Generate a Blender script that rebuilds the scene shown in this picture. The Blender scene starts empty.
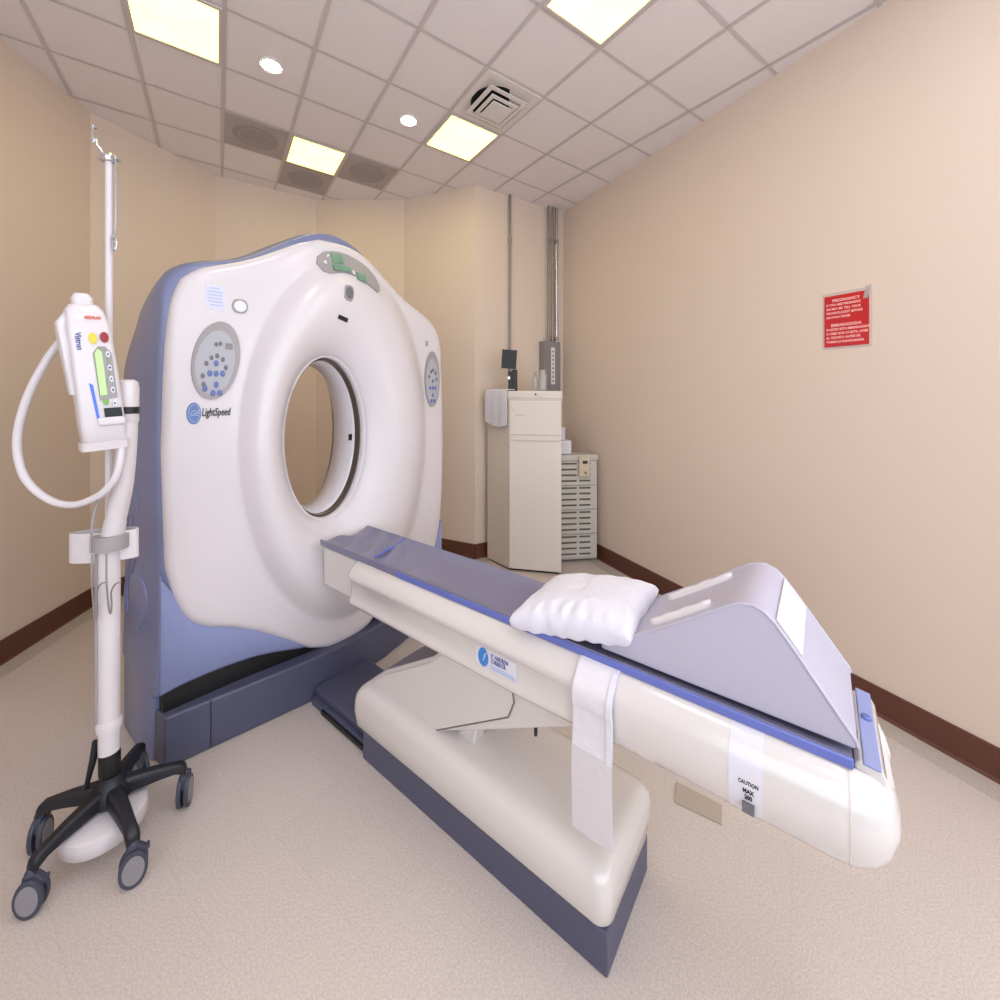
import bpy, math, random
from mathutils import Vector, noise
R = math.radians
random.seed(4)
scn = bpy.context.scene
COL = scn.collection

# ------------------------------------------------------------------ materials
def mat(name, color, rough=0.5, metal=0.0, emit=None, strength=1.0, coat=0.0, alpha=1.0, trans=0.0,
        bump=0.0, bump_scale=60.0, mottle=0.0, mottle_scale=8.0, mottle_color=None, sheen=0.0):
    m = bpy.data.materials.new(name); m.use_nodes = True
    nt = m.node_tree; b = nt.nodes['Principled BSDF']
    b.inputs['Base Color'].default_value = (*color, 1)
    b.inputs['Roughness'].default_value = rough
    b.inputs['Metallic'].default_value = metal
    b.inputs['Coat Weight'].default_value = coat
    b.inputs['Coat Roughness'].default_value = 0.15
    b.inputs['Alpha'].default_value = alpha
    b.inputs['Transmission Weight'].default_value = trans
    b.inputs['Sheen Weight'].default_value = sheen
    if emit:
        b.inputs['Emission Color'].default_value = (*emit, 1)
        b.inputs['Emission Strength'].default_value = strength
    tc = nt.nodes.new('ShaderNodeTexCoord')
    if bump > 0:
        n = nt.nodes.new('ShaderNodeTexNoise'); n.inputs['Scale'].default_value = bump_scale
        n.inputs['Detail'].default_value = 3
        bp = nt.nodes.new('ShaderNodeBump'); bp.inputs['Strength'].default_value = bump
        bp.inputs['Distance'].default_value = 0.01
        nt.links.new(tc.outputs['Object'], n.inputs['Vector'])
        nt.links.new(n.outputs['Fac'], bp.inputs['Height'])
        nt.links.new(bp.outputs['Normal'], b.inputs['Normal'])
    if mottle > 0:
        n = nt.nodes.new('ShaderNodeTexNoise'); n.inputs['Scale'].default_value = mottle_scale
        n.inputs['Detail'].default_value = 4
        mx = nt.nodes.new('ShaderNodeMix'); mx.data_type = 'RGBA'
        mc = mottle_color or tuple(c * 0.8 for c in color)
        mx.inputs[6].default_value = (*color, 1); mx.inputs[7].default_value = (*mc, 1)
        ml = nt.nodes.new('ShaderNodeMath'); ml.operation = 'MULTIPLY'; ml.inputs[1].default_value = mottle
        nt.links.new(tc.outputs['Object'], n.inputs['Vector'])
        nt.links.new(n.outputs['Fac'], ml.inputs[0])
        nt.links.new(ml.outputs[0], mx.inputs[0])
        nt.links.new(mx.outputs[2], b.inputs['Base Color'])
    return m

def srgb(r, g, b):
    f = lambda c: (c / 255 / 12.92) if c / 255 <= 0.04045 else ((c / 255 + 0.055) / 1.055) ** 2.4
    return (f(r), f(g), f(b))

M = {}
M['wall'] = mat('painted_wall', srgb(223, 204, 188), 0.75, bump=0.05, bump_scale=120, mottle=0.12, mottle_scale=2.0, mottle_color=srgb(217, 197, 181))
M['ceiling'] = mat('ceiling_tile', srgb(236, 228, 228), 0.9, bump=0.15, bump_scale=90, mottle=0.25, mottle_scale=30, mottle_color=srgb(224, 216, 216))
M['tbar'] = mat('ceiling_grid_metal', srgb(206, 196, 194), 0.6)
M['baseboard'] = mat('brown_vinyl', srgb(96, 56, 42), 0.45)
M['white'] = mat('white_enamel', srgb(216, 209, 211), 0.30, coat=0.3)
M['cover'] = mat('cream_cover', srgb(218, 211, 206), 0.2, coat=0.8)
M['seam'] = mat('grey_seam', srgb(120, 110, 104), 0.7)
M['blue_shell'] = mat('blue_grey_shell', srgb(116, 122, 156), 0.38, coat=0.2)
M['lilac'] = mat('lilac_blue_skirt', srgb(142, 150, 192), 0.42)
M['slate'] = mat('slate_plastic', srgb(80, 82, 104), 0.4)
M['black'] = mat('black_plastic', srgb(10, 10, 12), 0.45)
M['leg_black'] = mat('black_leg_plastic', srgb(24, 25, 33), 0.45, bump=0.1)
M['dark_ring'] = mat('dark_scan_window', srgb(78, 66, 58), 0.25)
M['gray'] = mat('grey_keypad', srgb(158, 152, 152), 0.45)
M['keypad'] = mat('keypad_face', srgb(172, 172, 178), 0.4)
M['key'] = mat('blue_key', srgb(96, 112, 170), 0.4)
M['key_dark'] = mat('grey_key', srgb(110, 108, 112), 0.4)
M['pale_key'] = mat('white_key', srgb(225, 225, 225), 0.4)
M['green'] = mat('green_display', srgb(110, 148, 124), 0.3)
M['logo'] = mat('blue_emblem', srgb(100, 128, 184), 0.4)
M['logo_lite'] = mat('pale_emblem_mark', srgb(176, 192, 220), 0.4)
M['ink'] = mat('black_ink', srgb(44, 44, 50), 0.5)
M['ink_blue'] = mat('blue_ink', srgb(70, 80, 150), 0.5)
M['pale_label'] = mat('pale_blue_label', srgb(214, 212, 236), 0.4)
M['pad'] = mat('grey_blue_vinyl', srgb(122, 120, 146), 0.36, coat=0.15, bump=0.1, bump_scale=25)
M['pad_edge'] = mat('blue_vinyl_edge', srgb(100, 112, 186), 0.3, coat=0.2)
M['cushion'] = mat('pale_lilac_vinyl', srgb(184, 179, 195), 0.42, coat=0.1)
M['linen'] = mat('white_linen', srgb(220, 217, 227), 0.9, bump=0.35, bump_scale=30, sheen=0.2)
M['strap'] = mat('white_webbing', srgb(224, 219, 222), 0.7, bump=0.2, bump_scale=40)
M['strap_dim'] = mat('grey_white_webbing', srgb(216, 210, 211), 0.8, bump=0.2, bump_scale=40)
M['tape'] = mat('clear_tape', srgb(214, 212, 226), 0.2)
M['label_film'] = mat('tape_film', srgb(222, 218, 226), 0.2, coat=.5)
M['film'] = mat('clear_sticker_film', srgb(214, 216, 236), 0.2, alpha=0.5)
M['sticker_blue'] = mat('sticker_blue', srgb(60, 130, 205), 0.4)
M['chrome'] = mat('polished_metal', srgb(200, 200, 205), 0.22, metal=0.9)
M['steel'] = mat('dull_metal', srgb(150, 146, 142), 0.4, metal=0.5)
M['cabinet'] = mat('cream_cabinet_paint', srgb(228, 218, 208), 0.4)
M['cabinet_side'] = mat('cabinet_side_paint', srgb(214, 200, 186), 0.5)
M['unit'] = mat('grey_plastic_drawers', srgb(198, 194, 186), 0.5)
M['slot'] = mat('dark_slot', srgb(96, 90, 84), 0.7)
M['boxgray'] = mat('grey_painted_metal', srgb(136, 132, 134), 0.5)
M['glass'] = mat('clear_glass', srgb(215, 210, 205), 0.08, alpha=0.45)
M['red'] = mat('red_sign', srgb(196, 24, 32), 0.25, coat=0.4)
M['sign_edge'] = mat('laminate_edge', srgb(226, 210, 200), 0.15, alpha=0.75)
M['sign_text'] = mat('pale_sign_lettering', srgb(255, 205, 200), 0.4)
M['redbtn'] = mat('red_button', srgb(150, 24, 40), 0.4)
M['redtext'] = mat('orange_red_lettering', srgb(226, 110, 90), 0.4)
M['yellow'] = mat('yellow_button', srgb(228, 204, 50), 0.4)
M['lime'] = mat('lime_panel', srgb(196, 222, 160), 0.4)
M['lime_dark'] = mat('lime_outline', srgb(120, 178, 80), 0.4)
M['bluestripe'] = mat('blue_stripe', srgb(80, 120, 220), 0.4)
M['beige'] = mat('beige_plastic', srgb(206, 192, 164), 0.45)
M['wheel'] = mat('grey_wheel', srgb(140, 136, 140), 0.4)
M['tyre'] = mat('dark_grey_tyre', srgb(66, 68, 82), 0.5)
M['plate'] = mat('floor_plate_metal', srgb(178, 164, 150), 0.45)
M['grille'] = mat('grey_perforated_metal', srgb(186, 176, 174), 0.7, mottle=0.6, mottle_scale=4, mottle_color=srgb(150, 140, 138))
M['cone'] = mat('darker_perforated_metal', srgb(160, 150, 150), 0.8)
M['void'] = mat('dark_duct', srgb(10, 9, 9), 0.9)
M['rim'] = mat('white_trim_ring', srgb(225, 218, 214), 0.5)
M['downlight'] = mat('downlight_glow', (1, 1, 1), 0.5, emit=(1.0, 0.95, 0.88), strength=90.0)

M['side_fill'] = mat('added_side_fill_glow', (.4, .4, .4), .3, emit=(.88, .95, 1.06), strength=2.2)  # glow of the added fill panel on the right wall
def diffuser_mat():
    m = bpy.data.materials.new('lit_diffuser'); m.use_nodes = True
    nt = m.node_tree; b = nt.nodes['Principled BSDF']
    b.inputs['Base Color'].default_value = (.5, .45, .35, 1)
    tc = nt.nodes.new('ShaderNodeTexCoord')
    n = nt.nodes.new('ShaderNodeTexNoise'); n.inputs['Scale'].default_value = 5
    cr = nt.nodes.new('ShaderNodeValToRGB')
    cr.color_ramp.elements[0].color = (4.2, 3.5, 0.50, 1); cr.color_ramp.elements[1].color = (5.5, 4.8, 0.88, 1)
    nt.links.new(tc.outputs['Object'], n.inputs['Vector'])
    nt.links.new(n.outputs['Fac'], cr.inputs[0])
    nt.links.new(cr.outputs[0], b.inputs['Emission Color'])
    b.inputs['Emission Strength'].default_value = 1.0
    return m
M['diffuser'] = diffuser_mat()
M['fill_diffuser'] = mat('added_fill_diffuser', (.6, .6, .6), 0.5, emit=(0.95, 0.96, 1.0), strength=14.0)  # strong glow for the added ceiling panels behind the camera

def floor_mat(name, a, bcol, seams=True):
    m = bpy.data.materials.new(name); m.use_nodes = True
    nt = m.node_tree; b = nt.nodes['Principled BSDF']; b.inputs['Roughness'].default_value = 0.38
    tc = nt.nodes.new('ShaderNodeTexCoord')
    n = nt.nodes.new('ShaderNodeTexNoise'); n.inputs['Scale'].default_value = 130; n.inputs['Detail'].default_value = 6
    cr = nt.nodes.new('ShaderNodeValToRGB')
    cr.color_ramp.elements[0].position = 0.38; cr.color_ramp.elements[0].color = (*bcol, 1)
    cr.color_ramp.elements[1].position = 0.62; cr.color_ramp.elements[1].color = (*a, 1)
    nt.links.new(tc.outputs['Object'], n.inputs['Vector']); nt.links.new(n.outputs['Fac'], cr.inputs[0])
    last = cr.outputs[0]
    if seams:
        mp = nt.nodes.new('ShaderNodeMapping'); mp.inputs['Rotation'].default_value = (0, 0, R(35))
        br = nt.nodes.new('ShaderNodeTexBrick'); br.offset = 0
        br.inputs['Scale'].default_value = 1; br.inputs['Brick Width'].default_value = 0.32
        br.inputs['Row Height'].default_value = 0.32; br.inputs['Mortar Size'].default_value = 0.0016
        br.inputs['Color1'].default_value = (1, 1, 1, 1); br.inputs['Color2'].default_value = (.975, .975, .975, 1)
        br.inputs['Mortar'].default_value = (.93, .925, .92, 1)
        mx = nt.nodes.new('ShaderNodeMix'); mx.data_type = 'RGBA'; mx.blend_type = 'MULTIPLY'; mx.inputs[0].default_value = 1
        nt.links.new(tc.outputs['Object'], mp.inputs[0]); nt.links.new(mp.outputs[0], br.inputs['Vector'])
        nt.links.new(last, mx.inputs[6]); nt.links.new(br.outputs['Color'], mx.inputs[7]); last = mx.outputs[2]
    nt.links.new(last, b.inputs['Base Color'])
    return m
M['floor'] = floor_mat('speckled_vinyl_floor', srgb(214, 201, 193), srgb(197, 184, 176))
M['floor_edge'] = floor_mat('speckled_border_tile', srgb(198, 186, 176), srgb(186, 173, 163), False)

# ------------------------------------------------------------------ mesh helpers (verts, faces)
def join(*ms):
    V = []; F = []
    for v, f in ms:
        k = len(V); V += list(v); F += [tuple(i + k for i in q) for q in f]
    return V, F
def box(x0, x1, y0, y1, z0, z1):
    v = [(x, y, z) for x in (x0, x1) for y in (y0, y1) for z in (z0, z1)]
    return v, [(0, 1, 3, 2), (4, 6, 7, 5), (0, 4, 5, 1), (2, 3, 7, 6), (0, 2, 6, 4), (1, 5, 7, 3)]
def loft(rings, cap0=True, cap1=True, closed=True):
    n = len(rings[0]); V = [p for r in rings for p in r]; F = []
    for k in range(len(rings) - 1):
        for i in range(n if closed else n - 1):
            j = (i + 1) % n
            F.append((k * n + i, k * n + j, (k + 1) * n + j, (k + 1) * n + i))
    if cap0: F.append(tuple(reversed(range(n))))
    if cap1: F.append(tuple(range((len(rings) - 1) * n, len(rings) * n)))
    return V, F
def prism(poly, a, b, ax='z'):
    def P(u, v, w):
        return {'z': (u, v, w), 'y': (u, w, v), 'x': (w, u, v)}[ax]
    return loft([[P(u, v, a) for u, v in poly], [P(u, v, b) for u, v in poly]])
def lathe(c, prof, n=32, sx=1.0, sy=1.0, axis='z', cap=True):
    rings = []
    for r, h in prof:
        ring = []
        for i in range(n):
            a = 2 * math.pi * i / n
            u, v = r * math.cos(a) * sx, r * math.sin(a) * sy
            if axis == 'z': p = (c[0] + u, c[1] + v, c[2] + h)
            elif axis == 'x': p = (c[0] + h, c[1] + u, c[2] + v)
            else: p = (c[0] + u, c[1] + h, c[2] + v)
            ring.append(p)
        rings.append(ring)
    return loft(rings, cap, cap)
def disc(c, rx, ry, t, axis='x', n=32):
    return lathe(c, [(1, -t / 2), (1, t / 2)], n, rx, ry, axis)
def tube(path, r, n=10, caps=True):
    P = [Vector(p) for p in path]; rings = []
    rr = r if isinstance(r, (list, tuple)) else [r] * len(P)
    up = None
    for i, p in enumerate(P):
        d = (P[min(i + 1, len(P) - 1)] - P[max(i - 1, 0)]).normalized()
        if up is None:
            up = Vector((0, 0, 1)) if abs(d.z) < 0.9 else Vector((1, 0, 0))
        u = d.cross(up).normalized(); w = u.cross(d).normalized(); up = w
        rings.append([tuple(p + (u * math.cos(2 * math.pi * k / n) + w * math.sin(2 * math.pi * k / n)) * rr[i]) for k in range(n)])
    return loft(rings, caps, caps)
def spline(pts, k=8):
    P = [Vector(p) for p in pts]; out = []
    for i in range(len(P) - 1):
        a = P[max(i - 1, 0)]; b = P[i]; c = P[i + 1]; d = P[min(i + 2, len(P) - 1)]
        for j in range(k):
            t = j / k
            out.append(tuple(0.5 * ((2 * b) + (c - a) * t + (2 * a - 5 * b + 4 * c - d) * t * t + (3 * b - a - 3 * c + d) * t ** 3)))
    out.append(tuple(P[-1])); return out
def torus_z(c, rx, ry, r, n=32, m=8):
    path = [(c[0] + rx * math.cos(2 * math.pi * i / n), c[1] + ry * math.sin(2 * math.pi * i / n), c[2]) for i in range(n + 1)]
    return tube(path, r, m, False)
def xf(m, fn):
    return [tuple(fn(*p)) for p in m[0]], m[1]

def build(name, md, material, parent=None, origin=(0, 0, 0), loc=None, rot=0, smooth=True, bevel=0, seg=3, sub=0, angle=40):
    me = bpy.data.meshes.new(name)
    me.from_pydata([tuple(a - b for a, b in zip(p, origin)) for p in md[0]], [], md[1])
    me.validate(); me.update()
    import bmesh
    bm = bmesh.new(); bm.from_mesh(me); bmesh.ops.recalc_face_normals(bm, faces=bm.faces); bm.to_mesh(me); bm.free()
    me.materials.append(material)
    o = bpy.data.objects.new(name, me); COL.objects.link(o)
    if parent: o.parent = parent
    if loc is not None: o.location = loc
    o.rotation_euler.z = rot
    if smooth:
        me.polygons.foreach_set('use_smooth', [True] * len(me.polygons))
        me.set_sharp_from_angle(angle=R(angle))
    if bevel:
        b = o.modifiers.new('bevel', 'BEVEL'); b.width = bevel; b.segments = seg; b.limit_method = 'ANGLE'; b.angle_limit = R(35)
        b.harden_normals = False
        me.polygons.foreach_set('use_smooth', [True] * len(me.polygons))
    if sub:
        b = o.modifiers.new('sub', 'SUBSURF'); b.levels = sub; b.render_levels = sub
    return o

TH = -math.atan2(0.611, 0.7915)          # direction of the scanner table in plan
CA, SA = math.cos(TH), math.sin(TH)
def W(s, t, z=0.0):                      # table frame (along, across, up) to world
    return (s * CA - t * SA, s * SA + t * CA, z)

class Thing:
    """an Empty at the base; parts are built in the frame's coordinates"""
    def __init__(self, name, label, cat, origin, rot=0.0, frame='world', group=None):
        self.o = origin; self.rot = rot
        e = bpy.data.objects.new(name, None); COL.objects.link(e); e.empty_display_size = 0.1
        e.location = W(*origin) if frame == 'st' else origin
        e.rotation_euler.z = rot
        e['label'] = label; e['category'] = cat
        if group: e['group'] = group
        self.e = e
    def part(self, name, md, material, parent=None, label=None, **k):
        o = build(name, md, material, parent or self.e, self.o, **k)
        if label: o['label'] = label
        return o
def ST(name, label, cat, origin, group=None):
    return Thing(name, label, cat, origin, TH, 'st', group)
def solo(name, md, material, label, cat, origin=None, st=False, group=None, **k):
    if origin is None:
        xs = [p[0] for p in md[0]]; ys = [p[1] for p in md[0]]; zs = [p[2] for p in md[0]]
        origin = ((min(xs) + max(xs)) / 2, (min(ys) + max(ys)) / 2, min(zs))
    o = build(name, md, material, None, origin, loc=W(*origin) if st else origin, rot=TH if st else 0, **k)
    o['label'] = label; o['category'] = cat
    if group: o['group'] = group
    return o
def struct(name, md, material, **k):
    o = build(name, md, material, **k); o['kind'] = 'structure'; return o

def text_md(s, size, place, depth=0.0015, align='CENTER', sx=1.0, shear=0.0, bold=0.0):
    """lettering as a mesh; place(u, v, w) maps (right, up, out) to the frame"""
    cu = bpy.data.curves.new('lettering', 'FONT'); cu.body = s; cu.size = size; cu.align_x = align; cu.align_y = 'CENTER'
    cu.extrude = depth; cu.resolution_u = 2; cu.shear = shear; cu.offset = bold
    ob = bpy.data.objects.new('lettering', cu)
    me = bpy.data.meshes.new_from_object(ob)
    V = [tuple(place(v.co.x * sx, v.co.y, v.co.z)) for v in me.vertices]
    F = [tuple(p.vertices) for p in me.polygons]
    bpy.data.objects.remove(ob); bpy.data.meshes.remove(me); bpy.data.curves.remove(cu)
    return V, F

# ------------------------------------------------------------------ camera
cam = bpy.data.cameras.new('camera'); cob = bpy.data.objects.new('camera', cam); COL.objects.link(cob)
cob.location = (0, 0, 2.0); cob.rotation_euler = (R(90), 0, 0)
cam.sensor_width = 36; cam.lens = 417 / 1000 * 36; cam.shift_y = -0.108; cam.clip_start = 0.05
scn.camera = cob

# ------------------------------------------------------------------ room shell
def HC(x, y): return 4.47 - 0.035 * x + 0.0
room = [(-2.93, -1.6), (-3.67, 3.06), (-3.81, 3.877), (-3.40, 4.975), (-2.45, 5.55), (-1.257, 5.46), (-0.30, 5.00), (0.858, 5.68), (2.371, 2.535), (4.36, -1.6)]
names = ['left', 'left_far', 'back_left', 'back_left_corner', 'back', 'back_alcove', 'back_right', 'right', 'rear']
struct('floor', ([(x, y, 0) for x, y in room], [tuple(range(len(room)))]), M['floor'], smooth=False)
struct('ceiling', join(([(x, y, HC(x, y)) for x, y in room], [tuple(range(len(room)))])), M['ceiling'], smooth=False)
for i, nm in enumerate(names):
    a = Vector(room[i]); b = Vector(room[(i + 1) % len(room)]); d = (b - a).normalized(); nrm = Vector((-d.y, d.x))
    # outward is to the left of travel for this clockwise outline
    o = nrm * 0.08
    p = [a, b, b + o, a + o]
    v = [(q.x, q.y, 0) for q in p] + [(q.x, q.y, HC(q.x, q.y) + .002) for q in p]
    struct('wall_' + nm, (v, [(0, 1, 2, 3), (4, 7, 6, 5), (0, 4, 5, 1), (1, 5, 6, 2), (2, 6, 7, 3), (3, 7, 4, 0)]), M['wall'], smooth=False)
    w = -nrm * 0.014; h = 0.175
    v = []
    for q, e in ((a, w), (b, w)):
        v += [(q.x, q.y, 0), (q.x + e.x * 2, q.y + e.y * 2, 0), (q.x + e.x, q.y + e.y, 0.02), (q.x + e.x, q.y + e.y, h), (q.x, q.y, h)]
    struct('baseboard_' + nm, (v, [(0, 1, 2, 3, 4), (9, 8, 7, 6, 5), (0, 5, 6, 1), (1, 6, 7, 2), (2, 7, 8, 3), (3, 8, 9, 4)]), M['baseboard'], smooth=False)
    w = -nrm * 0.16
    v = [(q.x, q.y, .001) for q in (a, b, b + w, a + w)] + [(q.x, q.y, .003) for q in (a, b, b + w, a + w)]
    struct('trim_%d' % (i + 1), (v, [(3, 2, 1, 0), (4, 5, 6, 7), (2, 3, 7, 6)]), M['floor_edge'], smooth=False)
a = Vector(room[-1]); b = Vector(room[0])
# added glowing fill panel on the wall behind the camera, out of view
def wy(x0, x1, y0, y1, z0, z1): return box(x0, x1, y0, y1, z0, z1)
struct('fill_panel_1', wy(-2.3, 3.7, -1.595, -1.585, 1.0, 3.9), mat('added_fill_glow', (.4, .4, .4), .3, emit=(.88, .95, 1.06), strength=2.3), smooth=False)
struct('fill_panel_2', prism([(2.371 + (2.535 - y) * .481 - o, y) for y, o in ((-1.2, .004), (1.2, .004), (1.2, .02), (-1.2, .02))], 1.0, 3.9), M['side_fill'], smooth=False)  # second added glowing panel, unseen on the right wall, brightens the left side
struct('trim_12', join(wy(-2.4, 3.8, -1.599, -1.56, .92, 1.0), wy(-2.4, 3.8, -1.599, -1.56, 3.9, 3.98), wy(-2.4, -2.3, -1.599, -1.56, 1.0, 3.9), wy(3.7, 3.8, -1.599, -1.56, 1.0, 3.9)), M['white'], smooth=False)  # frame around the added fill panel
# suspended ceiling grid: nodes at (i, j)
GA = R(33.97); GU, GV = 0.554, 0.617; GX, GY = -0.897, 3.368
def G(i, j, dz=0.0):
    x = GX + (i - 4) * GU * math.cos(GA) - j * GV * math.sin(GA)
    y = GY + (i - 4) * GU * math.sin(GA) + j * GV * math.cos(GA)
    return (x, y, HC(x, y) + dz)
def inside(x, y):
    c = False; n = len(room)
    for i in range(n):
        (x1, y1), (x2, y2) = room[i], room[(i + 1) % n]
        if (y1 > y) != (y2 > y) and x < (x2 - x1) * (y - y1) / (y2 - y1) + x1: c = not c
    return c
def clip(p, q):
    """portion of segment p-q inside the room"""
    ts = [0, 1]; n = len(room)
    for i in range(n):
        (x1, y1), (x2, y2) = room[i], room[(i + 1) % n]
        dx, dy = q[0] - p[0], q[1] - p[1]; ex, ey = x2 - x1, y2 - y1
        den = dx * ey - dy * ex
        if abs(den) < 1e-9: continue
        t = ((x1 - p[0]) * ey - (y1 - p[1]) * ex) / den; u = ((x1 - p[0]) * dy - (y1 - p[1]) * dx) / den
        if 0 <= t <= 1 and 0 <= u <= 1: ts.append(t)
    ts.sort(); out = []
    for a, b in zip(ts, ts[1:]):
        m = (a + b) / 2
        if b - a > 1e-4 and inside(p[0] + (q[0] - p[0]) * m, p[1] + (q[1] - p[1]) * m):
            out.append((a, b))
    return out
bars = []
for kind in (0, 1):
    for k in range(-14, 24):
        p, q = (G(k, -22), G(k, 14)) if kind == 0 else (G(-14, k - 14), G(24, k - 14))
        for a, b in clip(p, q):
            A = Vector(p).lerp(Vector(q), a); B = Vector(p).lerp(Vector(q), b)
            A.z = HC(A.x, A.y); B.z = HC(B.x, B.y)
            d = (B - A).normalized(); s = Vector((-d.y, d.x, 0)) * 0.012
            v = [A - s, A + s, B + s, B - s]; dz = Vector((0, 0, -.006 if kind == 0 else -.004))
            bars.append(([tuple(x + Vector((0, 0, .01))) for x in v] + [tuple(x + dz) for x in v], [(3, 2, 1, 0), (4, 5, 6, 7), (0, 1, 5, 4), (2, 3, 7, 6)]))
struct('trim_11', join(*bars), M['tbar'], smooth=False)

def cell(i0, i1, j0, j1, z0, z1, inset=0.0):
    def g(i, j, dz): return G(i, j, dz)
    a = inset / GU; b = inset / GV
    q = [(i0 + a, j0 + b), (i1 - a, j0 + b), (i1 - a, j1 - b), (i0 + a, j1 - b)]
    v = [g(*p, z0) for p in q] + [g(*p, z1) for p in q]
    return v, [(3, 2, 1, 0), (4, 5, 6, 7), (0, 1, 5, 4), (1, 2, 6, 5), (2, 3, 7, 6), (3, 0, 4, 7)]
def ring_cell(i0, i1, j0, j1, z0, z1, w, inset):
    a0, b0 = inset / GU, inset / GV; a1, b1 = (inset + w) / GU, (inset + w) / GV
    O = [(i0 + a0, j0 + b0), (i1 - a0, j0 + b0), (i1 - a0, j1 - b0), (i0 + a0, j1 - b0)]
    I = [(i0 + a1, j0 + b1), (i1 - a1, j0 + b1), (i1 - a1, j1 - b1), (i0 + a1, j1 - b1)]
    v = [G(*p, z0) for p in O] + [G(*p, z0) for p in I] + [G(*p, z1) for p in O] + [G(*p, z1) for p in I]
    f = []
    for k in range(4):
        n = (k + 1) % 4
        f += [(k, n, 4 + n, 4 + k), (8 + k, 12 + k, 12 + n, 8 + n), (k, 8 + k, 8 + n, n), (4 + k, 4 + n, 12 + n, 12 + k)]
    return v, f
def troffer(i, j, label, bright=False, i1=None, j1=None):
    i1 = i1 or i + 1; j1 = j1 if j1 is not None else j + 1
    c = G((i + i1) / 2, (j + j1) / 2, -0.03)
    t = Thing('ceiling_light', label, 'ceiling light', c, group='fluorescent ceiling panels')
    t.part('frame', ring_cell(i, i1, j, j1, -.014, .004, .022, .012), M['tbar'], smooth=False)
    t.part('diffuser', cell(i, i1, j, j1, -.010, -.002, .034), M['fill_diffuser' if bright else 'diffuser'], smooth=False)
troffer(1, 0, 'yellowish lit ceiling panel nearest the left wall, cut by the top edge', j1=1)
troffer(3, 2, 'small lit ceiling panel among grey speaker tiles above the scanner')
troffer(5, 0, 'lit ceiling panel right beside the open square air diffuser')
troffer(5, -3, 'large lit ceiling panel at the top right, cut by the top edge', j1=-2)
for n, (i, j) in enumerate([(2, -4), (5, -6), (8, -6), (2, -7), (6, -8)]):
    struct('trim_%d' % (20 + n), cell(i, i + 1, j, j + 1, -.010, -.002, .034), M['fill_diffuser'], smooth=False)  # unseen light panels added in the ceiling to brighten the room
# speaker tiles
def speaker(i0, i1, j0, j1, label):
    c = G((i0 + i1) / 2, (j0 + j1) / 2, -.01)
    t = Thing('speaker_tile', label, 'ceiling grille', c, group='grey perforated ceiling tiles')
    t.part('grille', cell(i0, i1, j0, j1, -.008, .004, .014), M['grille'], smooth=False)
    pts = [G((i0 + i1) / 2 + .36 * math.cos(2 * math.pi * k / 32) * (i1 - i0), (j0 + j1) / 2 + .36 * math.sin(2 * math.pi * k / 32) * (j1 - j0), -.0085) for k in range(32)]
    t.part('speaker_cone', loft([pts, [(x, y, z + .002) for x, y, z in pts]]), M['cone'], smooth=False)
    ring = []
    for r in (.34, .26, .18, .10):
        pts = [G((i0 + i1) / 2 + r * math.cos(2 * math.pi * k / 32) * (i1 - i0), (j0 + j1) / 2 + r * math.sin(2 * math.pi * k / 32) * (j1 - j0), -.008) for k in range(33)]
        ring.append(tube(pts, .004, 6, False))
    t.part('ring', join(*ring), M['grille'])
speaker(2, 3, 2, 3, 'grey speaker tile furthest left, above the left shoulder of the scanner')
speaker(3, 4, 3, 4, 'grey speaker tile directly behind the small lit panel')
speaker(4, 5, 2, 3, 'grey speaker tile right of the small lit panel')
# downlights
def downlight(i, j, label):
    c = G(i, j, -.012)
    t = Thing('downlight', label, 'ceiling light', c, group='round ceiling downlights')
    t.part('trim_ring', lathe((c[0], c[1], c[2]), [(.062, .012), (.085, .012), (.085, .002), (.078, -.003), (.062, .002)], 40, cap=False), M['rim'])
    t.part('lamp', lathe((c[0], c[1], c[2]), [(.063, .004), (.063, .008)], 40), M['downlight'])
downlight(2.55, .60, 'round lit downlight nearest the left wall, beside the long lit panel')
downlight(4.55, .57, 'round lit downlight left of the air diffuser')
# air diffuser
c = G(5.5, -.5, -.02)
t = Thing('air_diffuser', 'square white ceiling air diffuser with dark opening and nested vanes', 'air vent', c)
t.part('frame', ring_cell(5, 6, -1, 0, -.012, .004, .05, .012), M['rim'], smooth=False)
t.part('duct_opening', lathe((c[0], c[1], HC(c[0], c[1])), [(.215, -.008), (.215, -.002)], 40), M['void'])
t.part('backing', cell(5, 6, -1, 0, -.004, .002, .05), M['rim'], smooth=False)
def vane(w, z0, z1, ww):
    a = (0.5 - w); return ring_cell(5 + a, 6 - a, -1 + a, -a, z0, z1, ww, 0)
t.part('vane', vane(.33, -.040, -.032, .035), M['rim'], smooth=False)
t.part('vane', vane(.23, -.056, -.046, .03), M['rim'], smooth=False)
t.part('center_plate', cell(5 + .34, 6 - .34, -.66, -.34, -.07, -.062, 0), M['rim'], smooth=False)
for dx, dy in ((-.1, -.1), (.1, -.1), (.1, .1), (-.1, .1)):
    t.part('rod', tube([G(5.5 + dx, -.5 + dy, -.062), G(5.5 + dx, -.5 + dy, -.006)], .005, 6), M['steel'])

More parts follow.
